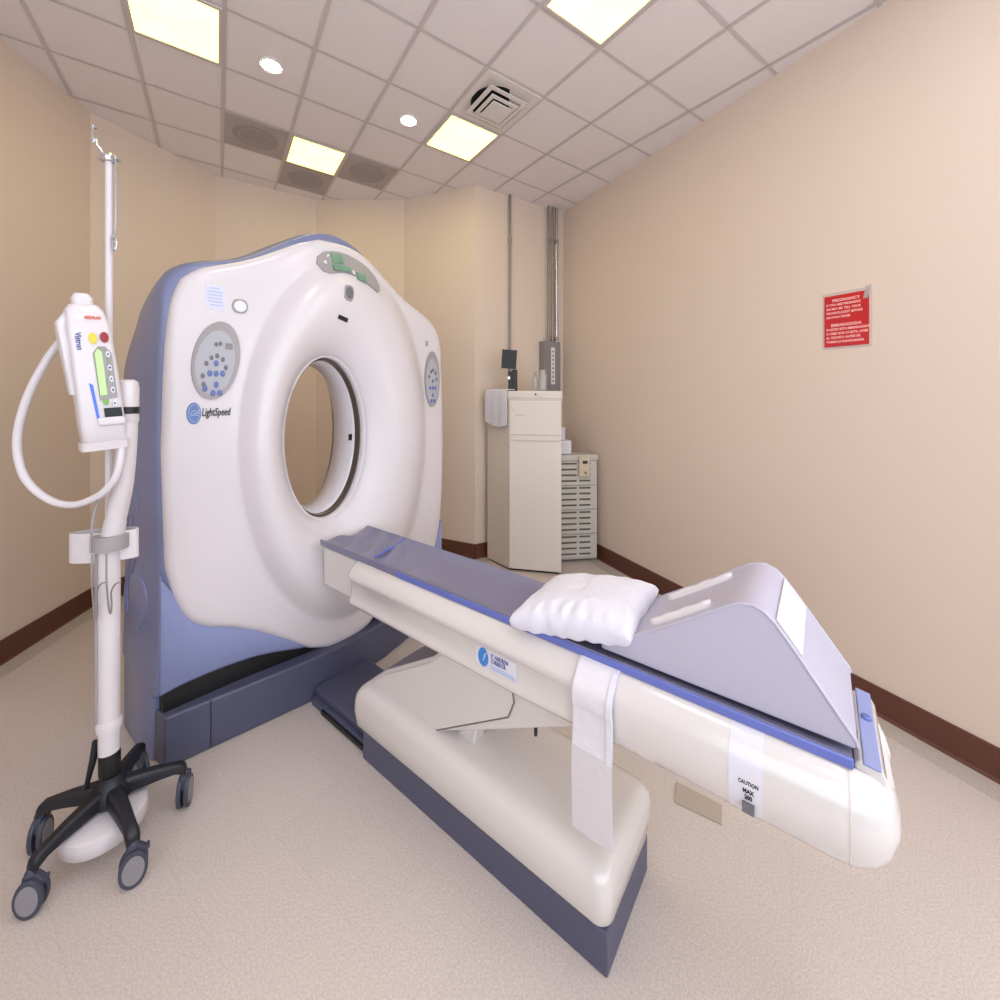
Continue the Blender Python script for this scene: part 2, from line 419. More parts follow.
# ------------------------------------------------------------------ CT gantry
BC = (1.525, 1.69); BA = (0.284, 0.542)
def smooth01(x): x = max(0, min(1, x)); return x * x * (3 - 2 * x)
def s_flat(t): return -2.75 + 0.12 * smooth01((t - .60) / 1.0)
white = [(1.336, 2.964), (1.461, 3.022), (1.602, 3.034), (1.727, 3.027), (1.843, 2.985), (1.949, 2.906), (2.099, 2.799), (2.219, 2.726), (2.369, 2.66), (2.482, 2.60), (2.553, 2.522), (2.59, 2.386), (2.602, 2.106), (2.614, 1.533), (2.602, 1.13), (2.573, 0.838), (2.50, 0.60), (2.38, 0.50), (2.2, .46), (2.0, .38),
         (1.82, .262), (1.66, .240), (1.54, 0.255), (1.391, 0.318), (1.244, 0.44), (1.108, 0.54), (0.981, 0.614), (0.863, 0.661), (0.8, 0.703), (0.753, 0.765), (0.717, 0.854), (0.694, 0.938), (0.671, 1.057), (0.663, 1.339), (0.655, 1.689), (0.663, 2.058), (0.671, 2.249), (0.687, 2.432), (0.708, 2.547), (0.747, 2.635), (0.818, 2.694), (0.887, 2.725), (1.014, 2.776), (1.14, 2.841), (1.25, 2.91)]
def ray_poly(c, a, poly):
    dx, dy = math.cos(a), math.sin(a); best = 1e9
    for i in range(len(poly)):
        (x1, y1), (x2, y2) = poly[i], poly[(i + 1) % len(poly)]
        ex, ey = x2 - x1, y2 - y1; den = dx * ey - dy * ex
        if abs(den) < 1e-12: continue
        t = ((x1 - c[0]) * ey - (y1 - c[1]) * ex) / den; u = ((x1 - c[0]) * dy - (y1 - c[1]) * dx) / den
        if t > 0 and -1e-9 <= u <= 1 + 1e-9: best = min(best, t)
    return best
NA = 144
ringC = (1.69, 1.68); ringR = (.70, 1.26)
ring_poly = [(ringC[0] + ringR[0] * math.cos(2 * math.pi * i / 96), ringC[1] + ringR[1] * math.sin(2 * math.pi * i / 96)) for i in range(96)]
BULGE = 0.12
def front_ring(a):
    """radius list and forward offset from bore edge to outer edge along direction a"""
    ri = BA[0] * BA[1] / math.hypot(BA[1] * math.cos(a), BA[0] * math.sin(a))
    ro = ray_poly(BC, a, white); rr = min(ray_poly(BC, a, ring_poly), ro * 0.95)
    out = []
    for k, (f, off) in enumerate([(0, -.10), (.006, -.055), (.02, -.025), (.05, .0), (.10, .025), (.17, .052), (.26, .078), (.36, .097), (.46, .110), (.56, .115), (.66, .110), (.75, .095), (.83, .070), (.90, .040), (.96, .014), (1.0, .0)]):
        out.append((ri + (rr - ri) * f, off))
    for f, off in [(.12, 0), (.45, 0), (.80, 0)]:
        out.append((rr + (ro - .05 - rr) * f if ro - .05 > rr else rr + (ro - rr) * f * .3, off))
    last = out[-1][0]
    for d, off in [(.045, -.002), (.025, -.008), (.012, -.018), (.003, -.032), (0, -.06), (0, -.10)]:
        out.append((max(last, ro - d), off))
    return out
def front_mesh():
    rings = None
    for i in range(NA):
        a = 2 * math.pi * i / NA
        pr = front_ring(a)
        if rings is None: rings = [[] for _ in pr]
        for k, (r, off) in enumerate(pr):
            t = BC[0] + r * math.cos(a); z = BC[1] + r * math.sin(a)
            rings[k].append((s_flat(t) + off, t, z))
    return loft(rings, False, False)
def s_front(t, z):
    """forward position of the moulded front at (t, z)"""
    a = math.atan2(z - BC[1], t - BC[0]); r = math.hypot(t - BC[0], z - BC[1]); pr = front_ring(a)
    for (r0, o0), (r1, o1) in zip(pr, pr[1:]):
        if r0 <= r <= r1 and r1 > r0: return s_flat(t) + o0 + (o1 - o0) * (r - r0) / (r1 - r0)
    return s_flat(t)
g = ST('ct_scanner', 'large white and blue-grey CT scanner gantry with a round bore', 'medical scanner', (-3.0, 1.6, 0))
g.part('front_cover', front_mesh(), M['white'], angle=70)
# bore
def ell(s, rx, rz, n=72, c=BC): return [(s, c[0] + rx * math.cos(2 * math.pi * i / n), c[1] + rz * math.sin(2 * math.pi * i / n)) for i in range(n)]
g.part('bore_rim', loft([ell(-2.668, .300, .568), ell(-2.655, .294, .557), ell(-2.658, .286, .545), ell(-2.70, .284, .542)], False, False), M['white'], angle=80)
g.part('scan_window', loft([ell(-2.70, .283, .540), ell(-2.702, .276, .528), ell(-2.765, .276, .528)], False, False), M['dark_ring'])
g.part('bore_liner', loft([ell(-2.76, .276, .528), ell(-2.765, .264, .512), ell(-2.96, .260, .507), ell(-3.15, .34, .63), ell(-3.42, .50, .88)], False, False), M['white'], angle=80)
g.part('sensor', box(-2.80, -2.775, 1.774, 1.793, 1.64, 1.685), M['black'])
# rear shell
blue = [(1.30, 2.985), (1.42, 3.055), (1.52, 3.09), (1.64, 3.095), (1.76, 3.06), (1.87, 2.99), (1.98, 2.88), (2.11, 2.775), (2.24, 2.69), (2.38, 2.63), (2.50, 2.57), (2.56, 2.49), (2.59, 2.37), (2.60, 2.1), (2.605, 1.53), (2.60, 1.13), (2.60, .84), (2.59, .6), (2.58, .42), (2.4, .40), (2.0, .40), (1.6, .40), (1.2, .40), (.9, .385), (.66, .36), (.635, .40), (.640, .6), (.644, .85), (.644, 1.06), (.638, 1.34), (.632, 1.69), (.636, 2.06), (.644, 2.25), (.654, 2.43), (.66, 2.555), (.70, 2.655), (.77, 2.715), (.86, 2.755), (1.0, 2.795), (1.12, 2.86), (1.22, 2.93)]
BM = (1.6, 1.6)
def round_outline(poly, k=3):
    n = len(poly); out = []
    for i in range(n):
        a, b, c, d = (poly[(i + j) % n] for j in (-1, 0, 1, 2))
        for q in range(k):
            t = q / k
            out.append(tuple(.5 * (2 * b[m] + (c[m] - a[m]) * t + (2 * a[m] - 5 * b[m] + 4 * c[m] - d[m]) * t * t + (3 * b[m] - a[m] - 3 * c[m] + d[m]) * t ** 3) for m in (0, 1)))
    return out
blue = round_outline(blue)
def scaled(poly, e):          # move the outline in by e
    out = []
    for x, y in poly:
        dx, dy = x - BM[0], y - BM[1]; L = math.hypot(dx, dy) or 1
        k = (L - e) / L; out.append((BM[0] + dx * k, BM[1] + dy * k))
    return out
def sec(off, e): return [(s_flat(t) + off, t, z) for t, z in scaled(blue, e)]
def secb(s, e): return [(s, t, z) for t, z in scaled(blue, e)]
def flank(ring, d):          # the left flank swells outwards
    out = []
    for s, t, z in ring:
        c = d * 1.5 * smooth01((1.05 - t) / .4) * smooth01((z - 2.05) / .7)
        out.append((s, t - d * smooth01((.9 - t) / .25) * smooth01((z - .3) / .15) + c * 1.1, z - c * .9))
    return out
back = loft([sec(-.09, .16), sec(-.050, .13), sec(-.052, .022), sec(-.066, .008), sec(-.09, .0), sec(-.14, -.010), flank(secb(-3.0, -.020), .018), flank(secb(-3.15, -.012), .032), flank(secb(-3.30, .005), .045), flank(secb(-3.42, .05), .05), secb(-3.49, .12)], False, False)
g.part('rear_shell', back, M['blue_shell'], angle=75)
nb = len(blue)
inner = []
for (x, y) in blue:
    a = math.atan2(y - BC[1], x - BC[0]); inner.append((-3.43, BC[0] + .49 * math.cos(a), BC[1] + .86 * math.sin(a)))
g.part('rear_cover', loft([secb(-3.49, .12), inner], False, False), M['white'])
# side swirl embossing on the left flank and oval pad below
sw = []
from mathutils.bvhtree import BVHTree
flank_tree = BVHTree.FromPolygons([Vector(v) for v in back[0]], back[1])
def side_pt(s, z, out=.0):
    h = flank_tree.ray_cast(Vector((s, .2, z)), Vector((0, 1, 0)))
    return (s, (h[0].y if h[0] else .61) - out, z)
for pts in ([(-3.05, 1.52), (-3.15, 1.6), (-3.26, 1.55), (-3.30, 1.42)], [(-3.0, 1.35), (-3.05, 1.50), (-3.12, 1.56)],
            [(-3.08, 1.30), (-3.11, 1.16), (-3.16, 1.04), (-3.21, .88), (-3.20, .72)], [(-3.18, 1.28), (-3.22, 1.14), (-3.27, 1.05)],
            [(-3.26, 1.28), (-3.30, 1.16), (-3.32, 1.08)], [(-3.05, 1.06), (-3.12, .98), (-3.13, .84), (-3.08, .72), (-3.0, .66)],
            [(-3.02, .96), (-3.06, .90), (-3.05, .82), (-3.0, .77)], [(-3.12, 1.12), (-3.2, .98), (-3.28, .84), (-3.27, .70)]):
    sw.append(tube(spline([side_pt(*p) for p in pts], 5), .007, 6))
g.part('embossed_swirl', join(*sw), M['blue_shell'])
rings = [[side_pt(-3.04 + r0 * math.cos(2 * math.pi * k / 32), .84 + 1.25 * r0 * math.sin(2 * math.pi * k / 32), o) for k in range(32)] for r0, o in ((.125, -.004), (.12, .006), (.10, .009), (.05, .010), (.01, .010))]
g.part('side_handle', loft(rings, False, True), M['blue_shell'])
# skirt: lower lilac panel beneath the white cover
top = [(.652, 1.0), (.66, .96), (.71, .87), (.76, .76), (.82, .70), (.90, .66), (1.0, .62), (1.12, .56), (1.25, .49), (1.4, .41), (1.55, .37), (1.70, .36), (1.85, .37), (2.0, .40), (2.2, .48), (2.4, .53), (2.55, .7), (2.6, .84)]
bot = [(.652, .372), (.68, .376), (.72, .382), (.78, .387), (.845, .389), (.92, .391), (1.014, .389), (1.1, .385), (1.201, .37), (1.32, .342), (1.435, .312), (1.6, .30), (1.75, .30), (1.9, .31), (2.1, .33), (2.3, .37), (2.5, .38), (2.6, .38)]
rings = []
for (t0, z0), (t1, z1) in zip(top, bot):
    z0 = max(z0, z1 + .02); bl = .015 * smooth01((t0 - 1.05) / .4) * smooth01((2.45 - t0) / .4)
    rings.append([(s_flat(t0) + bl - .035, t0, z0 + .03), (s_flat(t0) + bl - .028, t0, z0 - .02), (s_flat(t1) + bl - .03, t1, z1 + .02), (s_flat(t1) + bl - .05, t1, z1), (s_flat(t1) - .25, t1, z1), (s_flat(t0) - .25, t0, z0 + .03)])
g.part('skirt_panel', loft(rings), M['lilac'], angle=50)
# base with its joint, and the dark recess above
def base_front(e): return [(-2.748 - e, .66 + e), (-2.675 - e, 1.02), (-2.606 - e, 1.38), (-2.58 - e, 1.65), (-2.60 - e, 1.95), (-2.68 - e, 2.35), (-2.76 - e, 2.58 - e)]
bp = base_front(0) + [(-3.42, 2.58), (-3.42, .67), (-3.25, .62), (-2.9, .64)]
g.part('base', prism([(s, t) for s, t in bp], .002, .275), M['slate'], bevel=.012)
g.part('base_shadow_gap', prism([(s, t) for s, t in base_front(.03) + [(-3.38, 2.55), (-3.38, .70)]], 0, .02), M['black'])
g.part('recess', prism([(-2.80, .665), (-2.765, 1.02), (-2.70, 1.38), (-2.67, 1.65), (-2.69, 1.95), (-2.77, 2.35), (-2.83, 2.5), (-3.38, 2.50), (-3.38, .66)], .27, .43), M['black'])
g.part('side_skirt', prism([(-2.86, .640), (-2.93, .615), (-3.05, .607), (-3.3, .60), (-3.44, .66), (-3.44, .72), (-2.86, .72)], .002, .45), M['blue_shell'], bevel=.01)
g.part('base_joint', prism([(s + .0015, t) for s, t in ((-2.7065, .856), (-2.7055, .861), (-2.72, .861), (-2.72, .856))], .014, .272), M['ink'], smooth=False)

def on_front(lift=.004, flip=1):
    def place(c0, c1):
        def P(u, v, w):       # u to the right (+t), v up, w outwards (+s)
            t = c0 + u; z = c1 + v
            return (s_front(t, z) + lift + w, t, z)
        return P
    return place
def front_patch(poly, lift0, lift1, n=3):
    """a shape lying on the front cover: poly in (t, z), fan to the centre"""
    cx = sum(p[0] for p in poly) / len(poly); cz = sum(p[1] for p in poly) / len(poly)
    rings = []
    rings.append([(s_front(t, z) - .004, t, z) for t, z in poly])
    rings.append([(s_front(t, z) + lift1, t, z) for t, z in poly])
    for k in range(1, n):
        f = 1 - k / n
        q = [(cx + (t - cx) * f, cz + (z - cz) * f) for t, z in poly]
        rings.append([(s_front(t, z) + lift0 + (lift1 - lift0) * 0, t, z) for t, z in q])
    return loft(rings, False, True)
def egg(cx, cz, rx, rz, n=36, tilt=0.0):
    return [(cx + rx * math.cos(2 * math.pi * i / n) + tilt * math.sin(2 * math.pi * i / n) * rx, cz + rz * math.sin(2 * math.pi * i / n)) for i in range(n)]
F = on_front()
# left control panel
cp = g.part('control_panel', front_patch(egg(.889, 2.18, .112, .222, tilt=.22), .004, .012), M['gray'], label='left oval control panel')
g.part('keypad_face', front_patch(egg(.884, 2.165, .093, .185, tilt=.22), .012, .009), M['keypad'], cp)
def keys(parent, cx, cz, k, lst, material, r=.011):
    for (u, v) in lst:
        g.part('key', front_patch(egg(cx + u * k, cz + v * k, r * k, r * 1.6 * k, 12), .018, .016, 2), material, parent)
keys(cp, .886, 2.10, 1, [(0, .062), (0, -.058), (-.030, .005), (.030, .005), (0, .004), (-.015, -.105), (.018, -.105), (-.052, -.08)], M['key'], .0115)
keys(cp, .886, 2.12, 1, [(-.045, .04), (-.022, .072), (.005, .085), (.032, .065), (.046, .02), (-.062, -.03), (-.058, -.075)], M['key_dark'], .009)
keys(cp, .886, 2.25, 1, [(0, .02), (.02, .025)], M['key_dark'], .008)
g.part('key_display', front_patch([(.93, 2.245), (.965, 2.245), (.965, 2.28), (.93, 2.28)], .014, .014, 2), M['boxgray'], cp)
# right control panel
cp2 = g.part('control_panel', front_patch(egg(2.455, 2.11, .085, .235, tilt=.0), .004, .012), M['gray'], label='right oval control panel')
g.part('keypad_face', front_patch(egg(2.455, 2.09, .068, .19), .012, .009), M['keypad'], cp2)
keys(cp2, 2.455, 2.03, 1, [(0, .062), (0, -.058), (-.030, .005), (.030, .005), (0, .004), (-.015, -.105), (.018, -.105)], M['key'], .0105)
keys(cp2, 2.455, 2.07, 1, [(-.04, .06), (-.02, .10), (.005, .115), (.032, .09), (.044, .04)], M['key_dark'], .010)
# speckle dot near the right panel
g.part('laser_label', front_patch([(2.385, 2.385), (2.41, 2.385), (2.41, 2.43), (2.385, 2.43)], .004, .003, 2), M['gray'])
# label, touch button, emblem, lettering
lb = g.part('warning_label', front_patch([(.838, 2.475), (.932, 2.46), (.932, 2.60), (.838, 2.61)], .003, .003, 2), M['pale_label'])
for k, (w0, w1) in enumerate([(.86, .905), (.848, .92), (.848, .92), (.85, .915), (.852, .92), (.862, .92)]):
    z = 2.585 - k * .019
    g.part('printed_line', front_patch([(w0, z), (w1, z), (w1, z + .006), (w0, z + .006)], .006, .006, 2), M['logo_lite'], lb)
eb = g.part('release_button', front_patch([(c + r * math.cos(a), 2.503 + 1.5 * r * math.sin(a)) for c, r, a in [(1.005 + (.012 if math.cos(2 * math.pi * i / 24) > 0 else -.012), .028, 2 * math.pi * i / 24) for i in range(24)]], .006, .006), M['gray'])
g.part('button_face', front_patch(egg(1.005, 2.503, .031, .032, 20), .010, .009), M['pale_key'], eb)
em = g.part('emblem', front_patch(egg(.787, 1.882, .033, .060, 28), .004, .004), M['logo'])
def fr_tube(pts, r, lift=.008): return tube([(s_front(t, z) + lift, t, z) for t, z in pts], r, 6)
swl = [fr_tube([(.787 + .026 * math.cos(2 * math.pi * i / 24), 1.882 + .048 * math.sin(2 * math.pi * i / 24)) for i in range(25)], .0018)]
g.part('emblem_mark', join(*swl, text_md('GE', .042, F(.787, 1.882), .004, sx=.85, shear=.35)), M['logo_lite'], em)
g.part('lettering', text_md('LightSpeed', .064, F(.889, 1.885), .002, sx=.48, shear=.2, bold=.0005), M['ink'])
# top display
disp = [(1.46, 2.90), (1.455, 2.85), (1.475, 2.80), (1.51, 2.785), (1.566, 2.805), (1.61, 2.813), (1.657, 2.811), (1.715, 2.80), (1.769, 2.775), (1.83, 2.74), (1.862, 2.725), (1.89, 2.74), (1.905, 2.785), (1.895, 2.83), (1.879, 2.86), (1.84, 2.90), (1.794, 2.928), (1.73, 2.95), (1.672, 2.962), (1.61, 2.965), (1.558, 2.958), (1.50, 2.94)]
def lifted(poly, a, b): return front_patch(poly, a, b, 2)
dp = g.part('status_display', lifted([(t - .02, z - .005) for t, z in disp], .012, .012), M['gray'])
for poly in ([(1.525, 2.867), (1.600, 2.874), (1.600, 2.944), (1.525, 2.937)], [(1.520, 2.812), (1.635, 2.817), (1.635, 2.862), (1.520, 2.857)], [(1.680, 2.777), (1.745, 2.767), (1.745, 2.822), (1.680, 2.832)]):
    g.part('green_window', lifted(poly, .022, .022), M['green'], dp)
for u, v in ((1.505, 2.907), (1.480, 2.862), (1.652, 2.822)):
    g.part('indicator', lifted(egg(u, v, .009, .015, 12), .022, .022), M['pale_key'], dp)
ky = g.part('intercom_button', lifted([(1.565, 2.630), (1.580, 2.615), (1.610, 2.610), (1.625, 2.630), (1.632, 2.675), (1.630, 2.705), (1.615, 2.720), (1.580, 2.718), (1.570, 2.700)], .010, .010), M['gray'])
g.part('button_face', lifted(egg(1.598, 2.667, .024, .04, 20), .017, .017), M['key_dark'], ky)
g.part('camera_slot', lifted([(1.525, 2.485), (1.595, 2.468), (1.600, 2.495), (1.530, 2.512)], .006, .006), M['black'])

# ------------------------------------------------------------------ patient table
tb = ST('ct_table', 'white CT patient table with slate plinth and grey-blue mattress', 'examination table', (-1.1, 1.56, 0))
tb.part('dock', join(box(-2.585, -1.95, 1.375, 1.80, .0, .05), prism([(-2.585, .05), (-1.95, .05), (-1.95, .085), (-2.585, .10)], 1.40, 1.78, 'y')), M['slate'], bevel=.008)
tb.part('dock_slot', box(-2.45, -1.99, 1.362, 1.376, .012, .035), M['black'])
tb.part('plinth', prism([(-1.985, 1.345), (-.578, 1.345), (-.578, 1.76), (-1.985, 1.76)], 0, .152), M['slate'], bevel=.006)
def rrect(x0, x1, y0, y1, r, n=6):
    out = []
    for cx, cy, a0 in ((x1 - r, y1 - r, 0), (x0 + r, y1 - r, 90), (x0 + r, y0 + r, 180), (x1 - r, y0 + r, 270)):
        for k in range(n + 1):
            a = R(a0 + 90 * k / n); out.append((cx + r * math.cos(a), cy + r * math.sin(a)))
    return out
sh = []
for z, e in ((.148, .012), (.17, .0), (.24, -.004), (.30, .0), (.325, .006), (.345, .02), (.36, .04), (.366, .07)):
    x0 = -2.075 + e + (.012 if z < .2 else 0); x1 = -.572 - e * .8
    sh.append([(x, y, z - .03 * max(0, (x + 1.6)) / 1.1 * (1 if z > .25 else 0)) for x, y in rrect(x0, x1, 1.335 + e, 1.765 + .06 * smooth01((z - .15) / .15) - e, .05)])
tb.part('base_cover', loft(sh), M['cover'], angle=60)
arm = [(-2.02, .34), (-2.01, .385), (-1.89, .475), (-1.525, .69), (-1.36, .83), (-.60, .83), (-.62, .79), (-1.50, .33)]
tb.part('lift_arm', prism(arm, 1.425, 1.72, 'y'), M['cover'], bevel=.012)
pan = [(-2.0, .365), (-1.89, .455), (-1.53, .665), (-1.42, .76), (-1.03, .76), (-1.02, .70), (-1.05, .625), (-1.50, .345)]
pn = tb.part('lift_panel', prism(pan, 1.416, 1.43, 'y'), M['cover'], bevel=.003)
edge = [(s, 1.417, z) for s, z in pan[3:]]
tb.part('panel_seam', tube(edge[1:], .0035, 6), M['seam'], pn)
tb.part('lift_bracket', prism([(-1.42, .30), (-1.30, .30), (-1.27, .44), (-1.36, .44)], 1.47, 1.55, 'y'), M['cover'], bevel=.01)
tb.part('lift_stop', box(-.925, -.915, 1.424, 1.435, .605, .635), M['black'])
# cradle housing: profile changes from grooved (left) to barrel (right)
def prof(f, s):
    # f 0 grooved .. 1 barrel ; returns near-side (t, z) list from the top to the bottom
    a = [(1.415, 1.012), (1.395, 1.04), (1.375, 1.03), (1.345, 1.0), (1.328, .975), (1.326, .962), (1.334, .945), (1.345, .93), (1.348, .88), (1.347, .845), (1.338, .832), (1.334, .818), (1.342, .803), (1.38, .792)]
    b = [(1.415, 1.012), (1.395, 1.04), (1.375, 1.035), (1.350, 1.015), (1.334, .99), (1.327, .965), (1.323, .94), (1.322, .915), (1.325, .89), (1.331, .865), (1.340, .84), (1.352, .82), (1.372, .80), (1.41, .788)]
    return [(x0 + (x1 - x0) * f, y0 + (y1 - y0) * f) for (x0, y0), (x1, y1) in zip(a, b)]
TCN = 1.56
rings = []
for s, f, e in [(-2.135, 0, .06), (-2.13, 0, .025), (-2.115, 0, .008), (-2.09, 0, 0), (-1.5, 0, 0), (-.95, 0, 0), (-.75, .25, 0), (-.62, .6, 0), (-.5, .9, 0), (-.35, 1, 0), (-.1, 1, 0), (.02, 1, 0), (.07, 1, .004), (.105, 1, .016), (.13, 1, .035), (.148, 1, .065), (.155, 1, .09)]:
    p = prof(f, s); ring = []
    zc = .92
    for t, z in p:
        k = (TCN - t - e) / (TCN - t); kz = 1 - e / .13 if z < zc else 1 - e / .13 * .9
        if s < -2: kz = 1 - e / .3
        ring.append((s, TCN - (TCN - t) * k, zc + (z - zc) * kz))
    ring += [(q[0], 2 * TCN - q[1], q[2]) for q in reversed(ring)]
    rings.append(ring)
hs = tb.part('cradle_housing', loft(rings), M['cover'], angle=50)
tb.part('end_cap_seam', loft([[(.055, 2 * TCN - t if m else t, z) for m, t, z in [(0, t + (-.001), z) for t, z in prof(1, 0)] + [(1, t - .001, z) for t, z in reversed(prof(1, 0))]], [(.058, 2 * TCN - t if m else t, z) for m, t, z in [(0, t - .001, z) for t, z in prof(1, 0)] + [(1, t - .001, z) for t, z in reversed(prof(1, 0))]]], False, False), M['cabinet'], hs)
# cradle nose sliding towards the bore
def concave(s0, s1, t0, t1, z, depth, thick, n=14, m=10, sag=None):
    V = []; Fc = []
    top = []; bt = []
    for i in range(m + 1):
        s = s0 + (s1 - s0) * i / m; a = []; b = []
        for j in range(n + 1):
            t = t0 + (t1 - t0) * j / n; u = 2 * j / n - 1
            d = depth(s) * (1 - u ** 4) if callable(depth) else depth * (1 - u ** 4)
            ex = sag(s, u) if sag else 0
            a.append((s, t, z - d + ex)); b.append((s, t, z - thick - (d if thick < .06 else 0)))
        top.append(a); bt.append(list(reversed(b)))
    rings = [a + b for a, b in zip(top, bt)]
    return loft(rings)
tb.part('cradle', concave(-2.495, -2.0, 1.405, 1.715, 1.025, .03, .24), M['cover'], bevel=.01, angle=30)
wr = lambda s, u: .014 * math.sin(s * 34 + u * 4.5) * (1 - abs(u) ** 3) * max(0, min(1, (-1.75 - s) * 2.5))
mt = tb.part('mattress', concave(-2.50, .062, 1.387, 1.733, 1.074, lambda s: .026 if s < -1.7 else .02, .036, 18, 120, wr), M['pad'], angle=50)
tb.part('mattress_edge', join(box(-1.75, .064, 1.382, 1.392, 1.040, 1.068), box(-1.75, .064, 1.728, 1.738, 1.040, 1.068)), M['pad_edge'], mt, bevel=.004)
tb.part('mattress_crease', tube([(-2.10 + .06 * k / 12, 1.724 - .26 * k / 12, 1.076 - .026 * (1 - abs((1.724 - .26 * k / 12 - 1.56) / .173) ** 4) + .004 * math.sin(k)) for k in range(13)], [.006 + .005 * math.sin(math.pi * k / 12) for k in range(13)], 8), M['pad_edge'], mt)
# end rail with its blue upper face and round button
er = tb.part('end_rail', prism([(.066, .98), (.128, .98), (.130, 1.03), (.118, 1.052), (.078, 1.056), (.066, 1.04)], 1.41, 1.735, 'y'), M['cover'], bevel=.006)
tb.part('rail_face', prism([(.082, 1.050), (.118, 1.046), (.120, 1.054), (.084, 1.060)], 1.405, 1.745, 'y'), M['lilac'], er, bevel=.003)
tb.part('button', lathe((.101, 1.60, 1.055), [(.012, 0), (.012, .008), (.008, .012)], 20), M['key'], er)
tb.part('rail_clip', box(.066, .078, 1.50, 1.62, 1.05, 1.075), M['gray'], er)
# sticker near the middle of the side
def on_side(s0, z0, t0, slope=0.0):
    def P(u, v, w): return (s0 + u, t0 - w + slope * v, z0 + v)
    return P
stk = tb.part('side_sticker', prism([(-1.165, .848), (-.955, .848), (-.955, .926), (-1.165, .926)], 1.3405, 1.346, 'y'), M['label_film'], label='pale sticker with a blue round emblem')
tb.part('emblem', xf(disc((-1.123, 1.3405, .890), .028, .038, .003, 'y'), lambda s, t, z: (s, t, z)), M['sticker_blue'], stk)
tb.part('emblem_mark', text_md('f', .055, on_side(-1.123, .892, 1.339), .001, sx=.7, shear=.5), M['tape'], stk)
tb.part('lettering', text_md('ST ANDREW', .026, on_side(-1.083, .910, 1.3395), .0008, 'LEFT', sx=.62), M['ink_blue'], stk)
tb.part('lettering', text_md('CORRIDOR', .025, on_side(-1.083, .889, 1.3395), .0008, 'LEFT', sx=.60), M['ink_blue'], stk)
tb.part('small_print', join(*[box(-1.083, -.968 + .01 * k, 1.338, 1.3405,   .868 - .010 * k, .872 - .010 * k) for k in range(2)]), M['logo_lite'], stk)
# clear tape with printed label near the foot end
def band(s0, s1, lift, lo=0, hi=13, f=1):
    p = prof(f, 0)[lo:hi]
    q = [(t - lift, z) for t, z in p] + [(t + .004, z) for t, z in reversed(p)]
    return prism(q, s0, s1, 'x')
tp = tb.part('label_tape', band(-.209, -.127, .0016), M['label_film'])
for w_, sz_, z_ in (('CAUTION', .015, .925), ('MAX', .017, .903), ('200', .017, .885)):
    tb.part('lettering', text_md(w_, sz_, on_side(-.160, z_, 1.3208 if z_ > .9 else 1.3225), .001, sx=.72, bold=.0004), M['ink'], tp)
tb.part('stamp', box(-.175, -.146, 1.320, 1.332, .842, .868), M['key_dark'], tp)

# hanging strap
s = ST('strap', 'long white webbing strap hanging over the near side of the table', 'strap', (-.60, 1.33, .46))
cur = [(1.40, 1.045), (1.375, 1.038), (1.343, 1.008), (1.320, .975), (1.316, .93), (1.322, .90), (1.322, .82), (1.315, .74), (1.319, .60), (1.322, .475)]
def ribbon(c, w0, w1, th, shift=0.0, ang=0.0):
    rings = []
    for k, (t, z) in enumerate(c):
        a, b = w0(z), w1(z)
        rings.append([(a, t, z), (b, t, z + ang * (b - a)), (b, t - th, z + ang * (b - a)), (a, t - th, z)])
    return loft(rings)
c2 = spline([(0, t, z) for t, z in cur], 5); c2 = [(p[1], p[2]) for p in c2]
s.part('webbing', ribbon(c2, lambda z: -.695, lambda z: -.548, .006), M['strap_dim'])
top2 = [(t - .007, z) for t, z in c2 if z > .76]
s.part('fastener', ribbon(top2, lambda z: -.688, lambda z: -.553, .007), M['strap'])
s.part('hem', join(ribbon(top2, lambda z: -.562, lambda z: -.545, .016)), M['linen'])

# ------------------------------------------------------------------ wedge cushion
wc = ST('wedge_cushion', 'tall pale lilac wedge cushion on the foot end of the table', 'cushion', (-.25, 1.6, 1.08))
wp = [(-.625, 1.078), (.066, 1.078), (.074, 1.086), (.070, 1.10), (.01, 1.185), (-.06, 1.285), (-.105, 1.345), (-.13, 1.368), (-.16, 1.380), (-.195, 1.374), (-.235, 1.350), (-.36, 1.262), (-.625, 1.088)]
n = 10
cov = wc.part('vinyl_cover', prism(wp, 1.41, 1.775, 'y'), M['cushion'], bevel=.008)
wc.part('piping', join(tube([(a, 1.411, b) for a, b in wp[2:]], .0045, 8), tube([(a, 1.774, b) for a, b in wp[2:]], .0045, 8)), M['cushion'])
wc.part('hook_strip', prism([(-.045, 1.2655), (-.105, 1.3475), (-.102, 1.350), (-.042, 1.268)], 1.43, 1.76, 'y'), M['strap_dim'], label='white strip on the end slope')
for t0, a, b in ((1.475, .12, .60), (1.70, .05, .62)):
    N = 12; rings = []
    for k in range(N + 1):
        x = -.625 + .39 * (1 - (a + (b - a) * k / N)); z = 1.088 + (1.350 - 1.088) * (x + .625) / .39
        w = .020 if 0 < k < N else .012; h = .014 + .002 * math.sin(k * 1.7)
        rings.append([(x, t0 - w, z - .004), (x - .004, t0 - w * .8, z + h * .7), (x - .006, t0, z + h), (x - .004, t0 + w * .8, z + h * .7), (x, t0 + w, z - .004)])
    wc.part('fastening_strip', loft(rings), M['strap'], angle=80)

